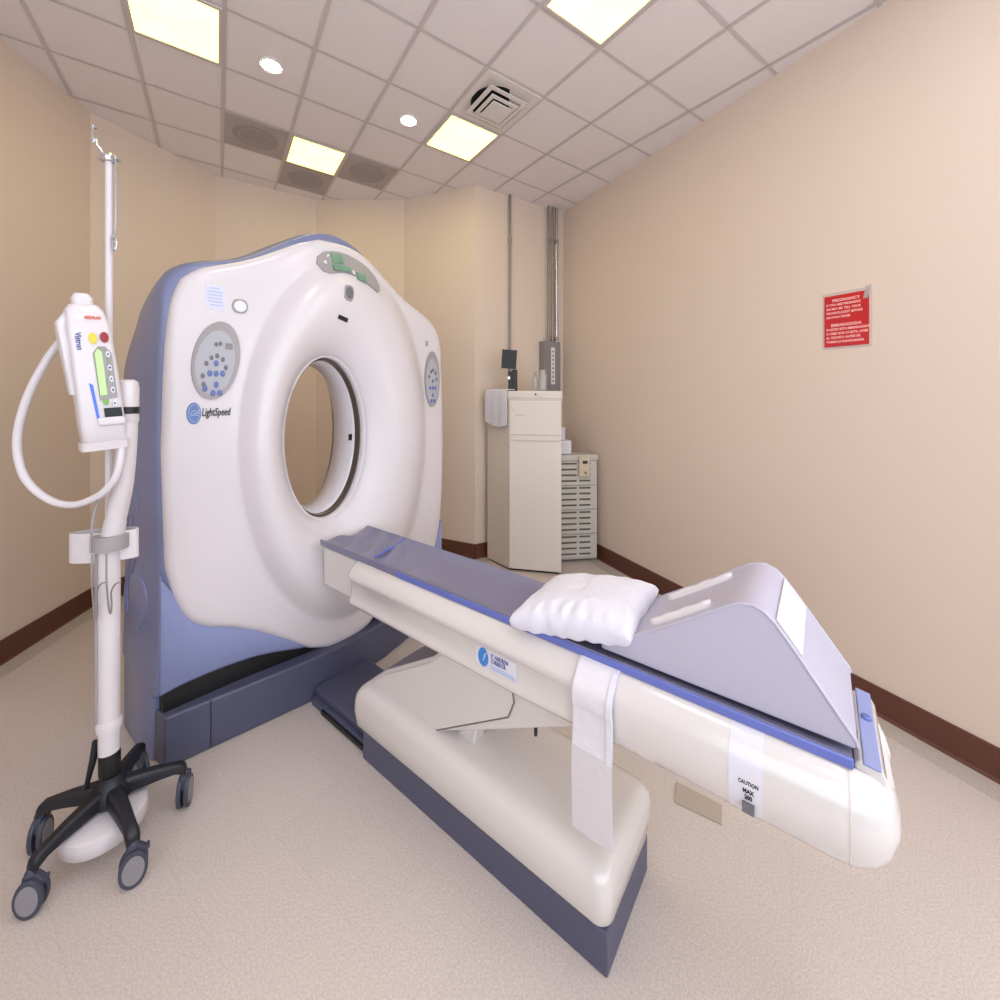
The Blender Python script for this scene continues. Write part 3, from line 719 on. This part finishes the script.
# ------------------------------------------------------------------ pillow
def pillow_md():
    N = 44; V = []; Fc = []
    def P(i, j, side):
        u = -1 + 2 * i / N; v = -1 + 2 * j / N
        h = ((1 - abs(u) ** 3.2) * (1 - abs(v) ** 3.2)) ** .42
        s = u * .232; t = v * .212
        # corners pull out a little
        k = 1 + .04 * abs(u * v)
        s *= k; t *= k
        wr = .007 * noise.noise(Vector((u * 2.6, v * 2.6, side * 3.0))) + .004 * noise.noise(Vector((u * 7, v * 5, 2 + side)))
        edge = max(abs(u), abs(v))
        wr += .007 * math.sin(26 * u + 3 * v) * smooth01((edge - .55) / .4) * (1 if v < -.3 else .3)
        hh = (.082 if side > 0 else .045) * h
        z = side * (hh + wr * h)
        s += .010 * noise.noise(Vector((u * 4, v * 4, 7))) ; t += .008 * noise.noise(Vector((u * 4, v * 4, 9)))
        return (s, t, z)
    idx = {}
    for side in (1, -1):
        for i in range(N + 1):
            for j in range(N + 1):
                if side < 0 and (i in (0, N) or j in (0, N)): idx[(i, j, side)] = idx[(i, j, 1)]; continue
                idx[(i, j, side)] = len(V); V.append(P(i, j, side))
    for side in (1, -1):
        for i in range(N):
            for j in range(N):
                q = (idx[(i, j, side)], idx[(i + 1, j, side)], idx[(i + 1, j + 1, side)], idx[(i, j + 1, side)])
                Fc.append(q if side > 0 else tuple(reversed(q)))
    return V, Fc
def pl(s, t, z):
    a = R(5); tilt = .10
    s2 = s * math.cos(a) - t * math.sin(a); t2 = s * math.sin(a) + t * math.cos(a)
    return (-.762 + s2, 1.566 + t2, 1.130 + z + s2 * .16 - (.02 if z < 0 else 0))
solo('pillow', xf(pillow_md(), pl), M['linen'], 'white crumpled pillow in a case lying against the wedge cushion', 'pillow', (-.785, 1.572, 1.07), st=True, sub=1, angle=180)

# ------------------------------------------------------------------ injector stand
PX, PY = -1.735, 1.86
inj = Thing('injector_stand', 'white contrast injector on a wheeled five-leg pole stand left of the scanner', 'medical stand', (PX, PY, 0))
def vert(x, y, z0, z1, r, n=20): return lathe((x, y, 0), [(r, z0), (r, z1)], n)
inj.part('pole', lathe((PX - .008, PY, 0), [(.038, .40), (.038, 1.34), (.036, 1.36)], 28), M['white'])
inj.part('cable_rail', tube([(PX - .036, PY - .028, .50), (PX - .036, PY - .028, 1.33)], .008, 8), M['gray'])
inj.part('upper_pole', tube([(PX - .028, PY + .02, 1.30), (PX - .028, PY + .02, 3.065)], .0135, 14), M['white'])
inj.part('pole_sleeve', lathe((PX - .006, PY, 0), [(.036, .30), (.038, .31), (.038, .385), (.036, .39), (.036, .40)], 28), M['black'])
inj.part('collar', lathe((PX - .008, PY, 0), [(.036, .495), (.044, .50), (.046, .53), (.040, .545)], 28), M['white'])
inj.part('hub', lathe((PX, PY, 0), [(.038, .30), (.045, .27), (.07, .245), (.075, .20), (.05, .17)], 24), M['leg_black'])
inj.part('weight', lathe((PX + .012, PY - .04, 0), [(.05, .178), (.130, .174), (.143, .165), (.147, .15), (.145, .108), (.137, .098)], 48), M['white'])
# release lever beside the pole
inj.part('foot_pedal', tube([(PX - .052, PY - .02, .46), (PX - .06, PY - .02, .38), (PX - .085, PY - .03, .25)], [.010, .014, .008], 10), M['leg_black'])
def leg(dx, dy, parent_name='leg'):
    d = Vector((dx, dy, 0)); L = d.length; d.normalize(); n = Vector((-d.y, d.x, 0)); rings = []
    for f, zt, zb, w in [(.02, .262, .20, .034), (.25, .262, .195, .030), (.6, .245, .192, .025), (.85, .228, .185, .022), (.95, .220, .172, .023), (1.0, .207, .155, .022), (1.03, .195, .152, .015)]:
        c = Vector((PX, PY, 0)) + d * (L * f)
        rings.append([tuple(c + n * (w * a) + Vector((0, 0, z))) for a, z in ((-1, zb), (-1, zt - .015), (-.65, zt), (.65, zt), (1, zt - .015), (1, zb))])
    return loft(rings)
def caster(x, y, ang):
    ca, sa = math.cos(ang), math.sin(ang)
    def T(u, v, z): return (x + u * ca - v * sa, y + u * sa + v * ca, z)
    fork = xf(join(lathe((0, 0, 0), [(.014, .15), (.020, .152), (.020, .165), (.012, .178)], 16),
                   prism([(-.030, .10), (-.022, .155), (.020, .158), (.040, .135), (.050, .14), (.052, .125), (.036, .11), (.01, .09)], -.012, .012, 'y')), T)
    o = inj.part('caster', fork, M['tyre'], bevel=.002)
    for sgn in (-1, 1):
        w = xf(lathe((0.0, sgn * .015, .074), [(1, -.008), (1.03, -.004), (1.03, .004), (1, .008)], 36, .045, .071, 'y'), T)
        q = inj.part('wheel', w, M['tyre'], o)
        inj.part('wheel_face', xf(disc((0, sgn * .0235, .074), .035, .055, .003, 'y', 32), T), M['wheel'], q)
for dx, dy, ca in ((-.060, -.262, 15), (.245, -.165, 40), (-.265, -.045, 110), (.212, .155, 110), (-.10, .27, 150)):
    inj.part('leg', leg(dx, dy), M['leg_black'], bevel=.006)
    caster(PX + dx * 1.0, PY + dy * 1.0, R(ca))
# hooks at the top
zt = 3.065
inj.part('pole_top', join(lathe((PX - .028, PY + .02, 0), [(.02, zt - .03), (.026, zt - .02), (.026, zt), (.012, zt + .012)], 20), box(PX - .07, PX + .015, PY + .005, PY + .035, zt - .022, zt - .008)), M['chrome'], bevel=.003)
inj.part('hook', tube(spline([(PX - .042, PY + .01, zt), (PX - .062, PY, zt + .035), (PX - .068, PY, zt + .065), (PX - .082, PY, zt + .05), (PX - .082, PY, zt + .10), (PX - .075, PY, zt + .125), (PX - .068, PY, zt + .11)], 5), .0045, 8), M['chrome'])
inj.part('hook', tube(spline([(PX + .002, PY + .02, zt - .01), (PX + .004, PY + .02, zt - .30), (PX - .004, PY + .01, zt - .38), (PX + .006, PY + .01, zt - .43), (PX + .014, PY + .01, zt - .40), (PX + .008, PY + .01, zt - .37)], 5), .0045, 8), M['chrome'])
# curved arm with black band, carrying the injector head
armp = spline([(PX + .0, PY, 1.30), (PX + .015, PY, 1.40), (PX + .045, PY - .01, 1.50), (PX + .072, PY - .02, 1.60), (PX + .085, PY - .02, 1.74), (PX + .092, PY - .02, 1.90), (PX + .092, PY - .02, 2.00)], 6)
inj.part('arm', tube(armp, [.040] * 8 + [.037] * (len(armp) - 8), 18), M['white'])
inj.part('arm_socket', lathe((PX + .096, PY - .02, 0), [(.026, 1.85), (.036, 1.87), (.037, 2.02), (.033, 2.045), (.02, 2.055)], 24), M['white'])
inj.part('arm_band', lathe((PX + .096, PY - .02, 0), [(.0385, 1.905), (.0385, 1.935)], 24), M['black'])
# clamp and curved tray band
inj.part('clamp', lathe((PX, PY, 0), [(.044, 1.30), (.062, 1.302), (.062, 1.365), (.044, 1.367)], 28), M['gray'])
bandp = []
for k in range(49):
    a = 2 * math.pi * k / 48
    u = .128 * math.cos(a); v = .040 * math.sin(a)
    bandp.append((PX - .052 + u * .97 - v * .1, PY + .025 + v + u * .25))
def wall_ring(pts, z0, z1, th):
    n = len(pts) - 1; cx = sum(p[0] for p in pts[:n]) / n; cy = sum(p[1] for p in pts[:n]) / n
    O = pts[:n]; I = [(cx + (x - cx) * (1 - th), cy + (y - cy) * (1 - 3 * th)) for x, y in O]
    return loft([[(x, y, z0) for x, y in O], [(x, y, z1) for x, y in O], [(x, y, z1) for x, y in I], [(x, y, z0) for x, y in I], [(x, y, z0) for x, y in O]], False, False)
inj.part('bottle_holder', wall_ring(bandp, 1.245, 1.375, .05), M['white'])
for off in (0, 1):
    x = PX - .006 + off * .062
    pp = spline([(x - .02, PY - .06, 1.30), (x - .01, PY - .07, 1.18), (x - .0, PY - .07, 1.04 + off * .03), (x + .008, PY - .07, 1.02 + off * .03), (x + .012, PY - .07, 1.06 + off * .03), (x + .010, PY - .07, 1.14), (x + .028, PY - .07, 1.175), (x + .045, PY - .06, 1.18 )], 5)
    inj.part('wire_hook', tube(pp, .0035, 6), M['steel'])
# injector head: a tilted body
HX, HY, HZ = PX + .030, PY - .115, 2.085
ry = R(-6.0)
yw = R(52)
def head(u, v, w):      # u right across face, v outwards towards the viewer, w up along the body
    u *= .80; w *= .93
    x = u * math.cos(ry) - w * math.sin(ry) * -1; x = u * math.cos(ry) + w * math.sin(ry)
    z = -u * math.sin(ry) * -1 * 0 + w * math.cos(ry) - u * math.sin(ry) * 0.6
    y = -v
    xx = x * math.cos(yw) - y * math.sin(yw); yy = x * math.sin(yw) + y * math.cos(yw)
    return (HX + xx, HY + yy, HZ + z)
def hsec(w, u0, u1, v0, v1, r=.02): return [head(p[0], p[1], w) for p in rrect(u0, u1, v0, v1, r, 4)]
def hpart(name, md, m, parent=None, **k): return inj.part(name, xf(md, head), m, parent, **k)
body = loft([hsec(-.335, -.068, .080, -.05, .03, .02), hsec(-.325, -.078, .090, -.06, .045, .02), hsec(-.25, -.082, .094, -.06, .058), hsec(0, -.080, .092, -.06, .06), hsec(.2, -.078, .086, -.06, .058), hsec(.27, -.072, .070, -.06, .05), hsec(.295, -.055, .055, -.05, .035)])
hd = inj.part('injector_head', body, M['white'], angle=50)
inj.part('side_housing', loft([hsec(-.10, -.096, -.06, -.055, .02, .01), hsec(.10, -.106, -.06, -.055, .03, .01), hsec(.215, -.110, -.06, -.055, .03, .01), hsec(.265, -.07, -.05, -.045, .01, .005)]), M['white'], hd, angle=50)
inj.part('knob', loft([hsec(.285, -.04, .038, -.035, .03, .02), hsec(.325, -.042, .040, -.035, .03, .02), hsec(.345, -.030, .028, -.025, .02, .015)]), M['white'], hd, angle=50)
inj.part('lower_cuff', loft([hsec(-.355, -.07, .08, -.05, .03), hsec(-.352, -.09, .098, -.06, .055), hsec(-.315, -.088, .098, -.062, .062), hsec(-.312, -.07, .08, -.05, .05)]), M['white'], hd, angle=50)
hpart('release_tab', box(-.02, .092, .05, .072, -.245, -.205), M['white'], hd, bevel=.012)
hpart('yellow_button', disc((.008, .061, .145), .015, .024, .01, 'y', 24), M['yellow'], hd)
hpart('red_button', disc((.052, .061, .150), .016, .024, .012, 'y', 24), M['redbtn'], hd)
fp = hpart('key_panel', prism([(.002, -.13), (.072, -.12), (.072, .08), (.05, .11), (.022, .11), (.0, .08)], .058, .0625, 'y'), M['gray'], hd)
hpart('lime_window', prism([(.004, -.11), (.034, -.106), (.034, .085), (.020, .10), (.006, .08)], .0625, .0645, 'y'), M['lime'], hd)
hpart('lime_outline', tube([(.004, .0645, -.11), (.034, .0645, -.106), (.034, .0645, -.04), (.052, .0645, -.035), (.052, .0645, .085), (.034, .0645, .105), (.018, .0645, .10), (.005, .0645, .08), (.004, .0645, -.11)], .0012, 5), M['lime_dark'], hd)
for k, z in enumerate((.075, .015, -.035, -.085, -.145)):
    b = hpart('key', disc((.056, .064, z), .0085, .014, .006, 'y', 20), M['pale_key'], hd)
    hpart('key_arrow', disc((.056, .068, z), .0055, .007, .003, 'y', 3 + k % 2), M['ink_blue'], b)
hpart('key_display', box(.012, .080, .055, .064, -.215, -.165), M['black'], hd)
hpart('start_button', prism([(.012, -.14), (.024, -.155), (.036, -.14), (.034, -.125), (.024, -.130), (.014, -.125)], .060, .066, 'y'), M['lime_dark'], hd)
hpart('stripe', prism([(-.018, -.225), (-.008, -.225), (-.016, -.06), (-.030, -.05)], .058, .0615, 'y'), M['bluestripe'], hd)
inj.part('brand_lettering', text_md('MEDRAD', .018, lambda u, v, w: head(.020 + u, .0575 + w, .235 + v), .001, sx=.85, bold=.0005), M['redtext'], hd)
inj.part('model_lettering', text_md('Vistron', .032, lambda u, v, w: head(-.045 + v, .0605 + w, .13 - u * 1.0), .001, sx=.8, bold=.0006), M['ink_blue'], hd)
# cable loop
def wp_(x, y, Y): return ((x - 500) / 417 * Y, Y, 2 - (y - 392) * Y / 417)
cb = spline([wp_(64, 338, 1.78), wp_(48, 358, 1.74), wp_(27, 398, 1.72), wp_(17, 440, 1.72), wp_(24, 476, 1.73), wp_(46, 498, 1.74), wp_(72, 505, 1.75), wp_(98, 496, 1.76), wp_(114, 480, 1.77), wp_(120, 462, 1.78), wp_(122, 442, 1.79)], 8)
inj.part('cable', tube(cb, .0145, 12), M['white'])
cb = spline([(PX - .02, PY - .03, 1.56), (PX - .03, PY - .05, 1.45), (PX - .04, PY - .05, 1.36), (PX - .04, PY - .05, 1.30)], 6)
inj.part('thin_cable', tube(cb, .005, 8), M['gray'])

# ------------------------------------------------------------------ cabinet in the corner
cx = [(.09, 4.685), (.68, 4.56), (.60, 5.15), (-.16, 4.985)]
cb = Thing('cabinet', 'tall cream cabinet standing in the far corner', 'cabinet', (.25, 4.8, 0))
def shrink(poly, e):
    mx = sum(p[0] for p in poly) / 4; my = sum(p[1] for p in poly) / 4
    return [(mx + (x - mx) * (1 - e), my + (y - my) * (1 - e)) for x, y in poly]
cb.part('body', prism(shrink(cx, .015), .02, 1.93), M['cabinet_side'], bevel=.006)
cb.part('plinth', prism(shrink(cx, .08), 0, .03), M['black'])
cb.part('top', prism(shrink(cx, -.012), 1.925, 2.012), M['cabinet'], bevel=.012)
d = Vector((.59, -.125, 0)).normalized(); nn = Vector((d.y, -d.x, 0))
nn = Vector((-.207, -.978, 0)); nn = Vector((d.y, -d.x, 0))
C0 = Vector((.098, 4.683, 0))
def fc(u, w, z): p = C0 + d * u + nn * w; return (p.x, p.y, z)
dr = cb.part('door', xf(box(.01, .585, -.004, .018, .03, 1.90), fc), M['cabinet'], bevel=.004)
cb.part('door_ridge', join(xf(box(.02, .575, .016, .024, 1.52, 1.535), fc), xf(box(.02, .575, .016, .026, 1.455, 1.475), fc)), M['cabinet_side'], dr, bevel=.003)
cb.part('lock', xf(lathe((.305, .006, 1.975), [(.008, -.004), (.008, .016)], 16, 1, 1.4, 'y'), fc), M['black'])
cb.part('door_emblem', xf(join(disc((.05, .0195, 1.80), .010, .014, .002, 'y', 16), box(.075, .19, .0185, .0205, 1.735, 1.75)), fc), M['cabinet_side'], dr)
# towel over the left side of the cabinet
L0 = Vector((-.165, 4.97, 0)); dd = (Vector((.085, 4.68, 0)) - L0); LL = dd.length; dd.normalize(); ln = Vector((dd.y, -dd.x, 0))
rings = []
N = 16
for w, z in [(-.10, 2.022), (.0, 2.024), (.016, 2.015), (.022, 1.96), (.024, 1.85), (.022, 1.75), (.024, 1.66)]:
    a = []; b = []
    for k in range(N + 1):
        f = k / N; u = .02 + f * (LL - .01)
        zz = z + (-.055 * math.sin(f * 2.6) if z < 1.7 else (-.03 * math.sin(f * 2.6) if z < 1.8 else 0)); ww = w + (.003 * math.sin(k * 1.1) if z < 1.98 else 0)
        p = L0 + dd * u + ln * ww
        a.append((p.x, p.y, zz)); q = L0 + dd * u + ln * (ww + (.012 if z < 2.0 else 0)); b.append((q.x, q.y, zz + (.010 if z > 2.0 else 0)))
    rings.append(a + list(reversed(b)))
solo('towel', loft(rings), M['linen'], 'white cloth draped over the left side of the tall cabinet', 'towel')
# black device with a dark screen on the cabinet
dv = Thing('desk_device', 'black camera-like device with a tilted dark screen on the cabinet', 'device', (.11, 4.83, 2.012))
dv.part('stand', join(box(.095, .15, 4.80, 4.86, 2.012, 2.235), prism([(.10, 2.014), (.19, 2.014), (.18, 2.04), (.105, 2.04)], 4.78, 4.88, 'y')), M['black'], bevel=.008)
dv.part('grip', box(.14, .20, 4.80, 4.86, 2.012, 2.26), M['black'], bevel=.01)
dv.part('screen', xf(box(-.085, .085, -.012, .012, -.10, .115), lambda x, y, z: (.105 + x + z * .06, 4.80 + y, 2.37 + z - .07 * x)), M['black'], bevel=.004)
dv.part('lens', lathe((.10, 4.795, 2.16), [(.016, 0), (.016, -.012), (.010, -.014)], 20, 1, 1.4, 'y'), M['chrome'])
def tumbler(x, y, h, r, label, stopper=False):
    t = Thing('glass_jar', label, 'jar', (x, y, 2.012), group='clear jars on the cabinet')
    t.part('glass', lathe((x, y, 2.012), [(r * .9, 0), (r, .01), (r, h * .75), (r * .7, h * .85), (r * .7, h * .97), (r * .62, h * .97), (r * .62, h * .84), (r * .9, h * .74), (r * .88, .02)], 28), M['glass'])
    t.part('contents', lathe((x, y, 2.012), [(r * .8, .015), (r * .8, h * .5)], 20), M['gray'] if stopper else M['tape'])
    if stopper: t.part('stopper', lathe((x, y, 2.012 + h * .97), [(.012, -.02), (.014, .03), (.006, .05)], 14), M['gray'])
tumbler(.405, 4.79, .17, .032, 'small clear jar with grey pump, left of the milky jar', True)
tumbler(.490, 4.79, .25, .046, 'taller milky clear jar beside the grey wall box')

# wall box, conduits on the angled back wall
WA = Vector((-.30, 5.0, 0)); WD = (Vector((.858, 5.68, 0)) - WA); WL = WD.length; WD.normalize(); WN = Vector((WD.y, -WD.x, 0))
def wl(u, w, z): p = WA + WD * u + WN * w; return (p.x, p.y, z)
def u_for(px, w=.03):   # distance along the wall seen along a given bearing
    k = (px - 500) / 417; o = WA + WN * w
    return (k * o.y - o.x) / (WD.x - k * WD.y)
ub0, ub1 = u_for(543, .09), u_for(559.5, .09)
eb = Thing('electrical_box', 'grey metal electrical box on the wall behind the cabinet', 'electrical box', wl((ub0 + ub1) / 2, 0, 2.0))
eb.part('casing', xf(box(ub0, ub1, .0, .11, 2.0, 2.66), wl), M['boxgray'], bevel=.006)
eb.part('door_panel', xf(box(ub0 + .01, ub1 - .01, .11, .118, 2.02, 2.64), wl), M['boxgray'], bevel=.003)
lp = eb.part('label', xf(box(ub0 + .11, ub0 + .17, .118, .121, 2.10, 2.58), wl), M['pale_key'], label='white vertical label strip')
eb.part('lettering', join(*[xf(box(ub0 + .125, ub0 + .155, .121, .1225, 2.13 + k * .055, 2.16 + k * .055), wl) for k in range(8)]), M['gray'], lp)
def conduit(px, z0, r, label, m='steel', w=.03):
    u = u_for(px, w); p = wl(u, w, 0); zc = HC(p[0], p[1]) - .002
    t = Thing('conduit', label, 'pipe', (p[0], p[1], z0), group='metal conduits on the back wall')
    t.part('pipe', lathe((p[0], p[1], 0), [(r, z0), (r, zc)], 14), M[m])
    for z in (z0 + .05, z0 + (zc - z0) * .75):
        t.part('coupling', lathe((p[0], p[1], 0), [(r * 1.05, z - .03), (r * 1.3, z - .028), (r * 1.3, z + .028), (r * 1.05, z + .03)], 14), M['steel'])
conduit(510, 2.20, .016, 'thin grey conduit rising behind the black device')
conduit(548.5, 2.655, .014, 'thin conduit furthest left of those above the grey box', w=.06)
conduit(552.5, 2.655, .014, 'middle conduit above the grey wall box', w=.06)
conduit(556.5, 2.655, .022, 'thick shiny conduit above the grey wall box', 'chrome', w=.06)

# louvered plastic drawer unit
un = Thing('drawer_unit', 'grey louvered plastic drawer unit between cabinet and right wall', 'drawer unit', (.9, 5.0, 0))
uf = Vector((1.15, 4.93, 0)) - Vector((.68, 4.875, 0)); ULn = uf.length; uf.normalize(); un_n = Vector((uf.y, -uf.x, 0)); U0 = Vector((.68, 4.875, 0))
def uu(u, w, z): p = U0 + uf * u + un_n * w; return (p.x, p.y, z)
def uprism(u0, u1, w0, w1, z0, z1, sl=0): return xf(box(u0, u1, w0, w1, z0, z1), uu)
ub = [(0, 0), (ULn, 0), (ULn - .10, -.22), (.0, -.22)]
un.part('body', xf(prism(ub, .03, 1.24), lambda a, b, z: uu(a, b, z)), M['unit'], bevel=.012)
un.part('top', xf(prism([(-.01, .015), (ULn + .01, .015), (ULn - .09, -.23), (-.01, -.23)], 1.19, 1.262), lambda a, b, z: uu(a, b, z)), M['unit'], bevel=.015)
zs = [.05, .335, .62, .905, 1.18]
for k in range(4):
    d_ = un.part('drawer', uprism(.01, ULn - .01, .0, .018, zs[k] + .006, zs[k + 1] - .004), M['unit'], bevel=.005)
    for j in range(4):
        z = zs[k] + .045 + j * .067
        lv = join(uprism(.03, ULn / 2 - .02, .017, .020, z, z + .026), uprism(ULn / 2 + .012, ULn - .09, .017, .020, z, z + .026))
        un.part('louver_slot', lv, M['slot'], d_)
        un.part('louver', join(uprism(.03, ULn / 2 - .02, .016, .03, z + .022, z + .036), uprism(ULn / 2 + .012, ULn - .09, .016, .03, z + .022, z + .036)), M['unit'], d_, bevel=.003)
# controller hanging on the front of the unit
ct = Thing('thermostat', 'beige handheld controller hanging on the drawer unit front', 'controller', uu(.31, .04, 1.0))
ct.part('case', uprism(.235, .365, .031, .060, 1.01, 1.245), M['beige'], bevel=.008)
ct.part('screen', uprism(.275, .335, .059, .063, 1.165, 1.20), M['ink'])
ct.part('knob', xf(lathe((.31, .062, 1.06), [(.012, -.004), (.012, .006)], 14, 1, 1.4, 'y'), uu), M['key_dark'])
# stacked white boxes on the unit
solo('tissue_box', xf(box(.0, .17, -.14, -.02, 1.263, 1.43), uu), M['linen'], 'larger white box on top of the drawer unit', 'box', bevel=.02)
solo('paper_roll', xf(lathe((.05, -.08, 1.432), [(.02, 0), (.055, .004), (.055, .15), (.02, .154)], 24), uu), M['linen'], 'small white roll standing on the white box', 'roll')

# ------------------------------------------------------------------ sign on the right wall
RA = Vector((.858, 5.68, 0)); RD = (Vector((2.371, 2.535, 0)) - RA).normalized(); RN = Vector((RD.y, -RD.x, 0))
if RN.x > 0: RN = -RN
def rw(u, w, z): p = RA + RD * u + RN * w; return (p.x, p.y, z)
RWL = 3.49
u0, u1 = RWL * .900, RWL * .971
z0, z1 = 2.302, 2.645
sg = Thing('warning_sign', 'red laminated pregnancy warning sign taped to the right wall', 'sign', rw((u0 + u1) / 2, 0, z0))
sg.part('laminate', xf(box(u0 - .012, u1 + .014, .001, .003, z0 - .015, z1 + .02), rw), M['sign_edge'], smooth=False)
sp = sg.part('panel', xf(box(u0, u1, .003, .006, z0, z1), rw), M['red'], smooth=False)
lines = ['PREGNANCY', 'IF YOU ARE PREGNANT,', 'OR MAY BE, TELL YOUR', 'TECHNOLOGIST BEFORE', 'AN X-RAY EXAM', '', 'EMBARAZADA', 'SI USTED ESTA EMBARAZADA', 'O CREE QUE LO ESTA, AVISE', 'AL TECNICO ANTES DE', 'TOMAR LA RADIOGRAFIA']
tx = []
for k, l in enumerate(lines):
    if not l: continue
    z = z1 - .035 - k * .0275; head_ = k in (0, 6)
    uL = (u0 + u1) / 2 if head_ else u0 + .012
    tx.append(text_md(l, .026 if head_ else .021, (lambda u, v, w, uL=uL, z=z: rw(uL + u, .0065 + w, z + v)), .0004, 'CENTER' if head_ else 'LEFT', sx=1.0 if head_ else .86, bold=.0004))
sg.part('lettering', join(*tx[:5]), M['sign_text'], sp, smooth=False)
sg.part('lettering', join(*tx[5:]), M['sign_text'], sp, smooth=False)
sg.part('tape', xf(prism([(u1 - .03, z1 - .05), (u1 - .005, z1 - .05), (u1 + .012, z1 + .03), (u1 - .015, z1 + .03)], .006, .008, 'y'), rw), M['glass'], smooth=False)

# floor plate under the table's far side
def fl(x, y): Y = 834 / (y - 392); return ((x - 500) / 417 * Y, Y)
fp = [(.905, 2.135), (1.072, 2.014), (1.023, 1.922), (.85, 2.03)]
solo('floor_plate', prism(fp, .001, .006), M['plate'], 'dull beige rectangular plate set in the floor behind the table', 'floor plate', smooth=False)

# ------------------------------------------------------------------ world and view
wd = bpy.data.worlds.new('world'); scn.world = wd; wd.use_nodes = True
wd.node_tree.nodes['Background'].inputs[0].default_value = (.9, .9, 1, 1); wd.node_tree.nodes['Background'].inputs[1].default_value = .3
vs = scn.view_settings; vs.view_transform = 'Standard'; vs.look = 'None'; vs.exposure = 0.12; vs.gamma = 1; vs.use_curve_mapping = False
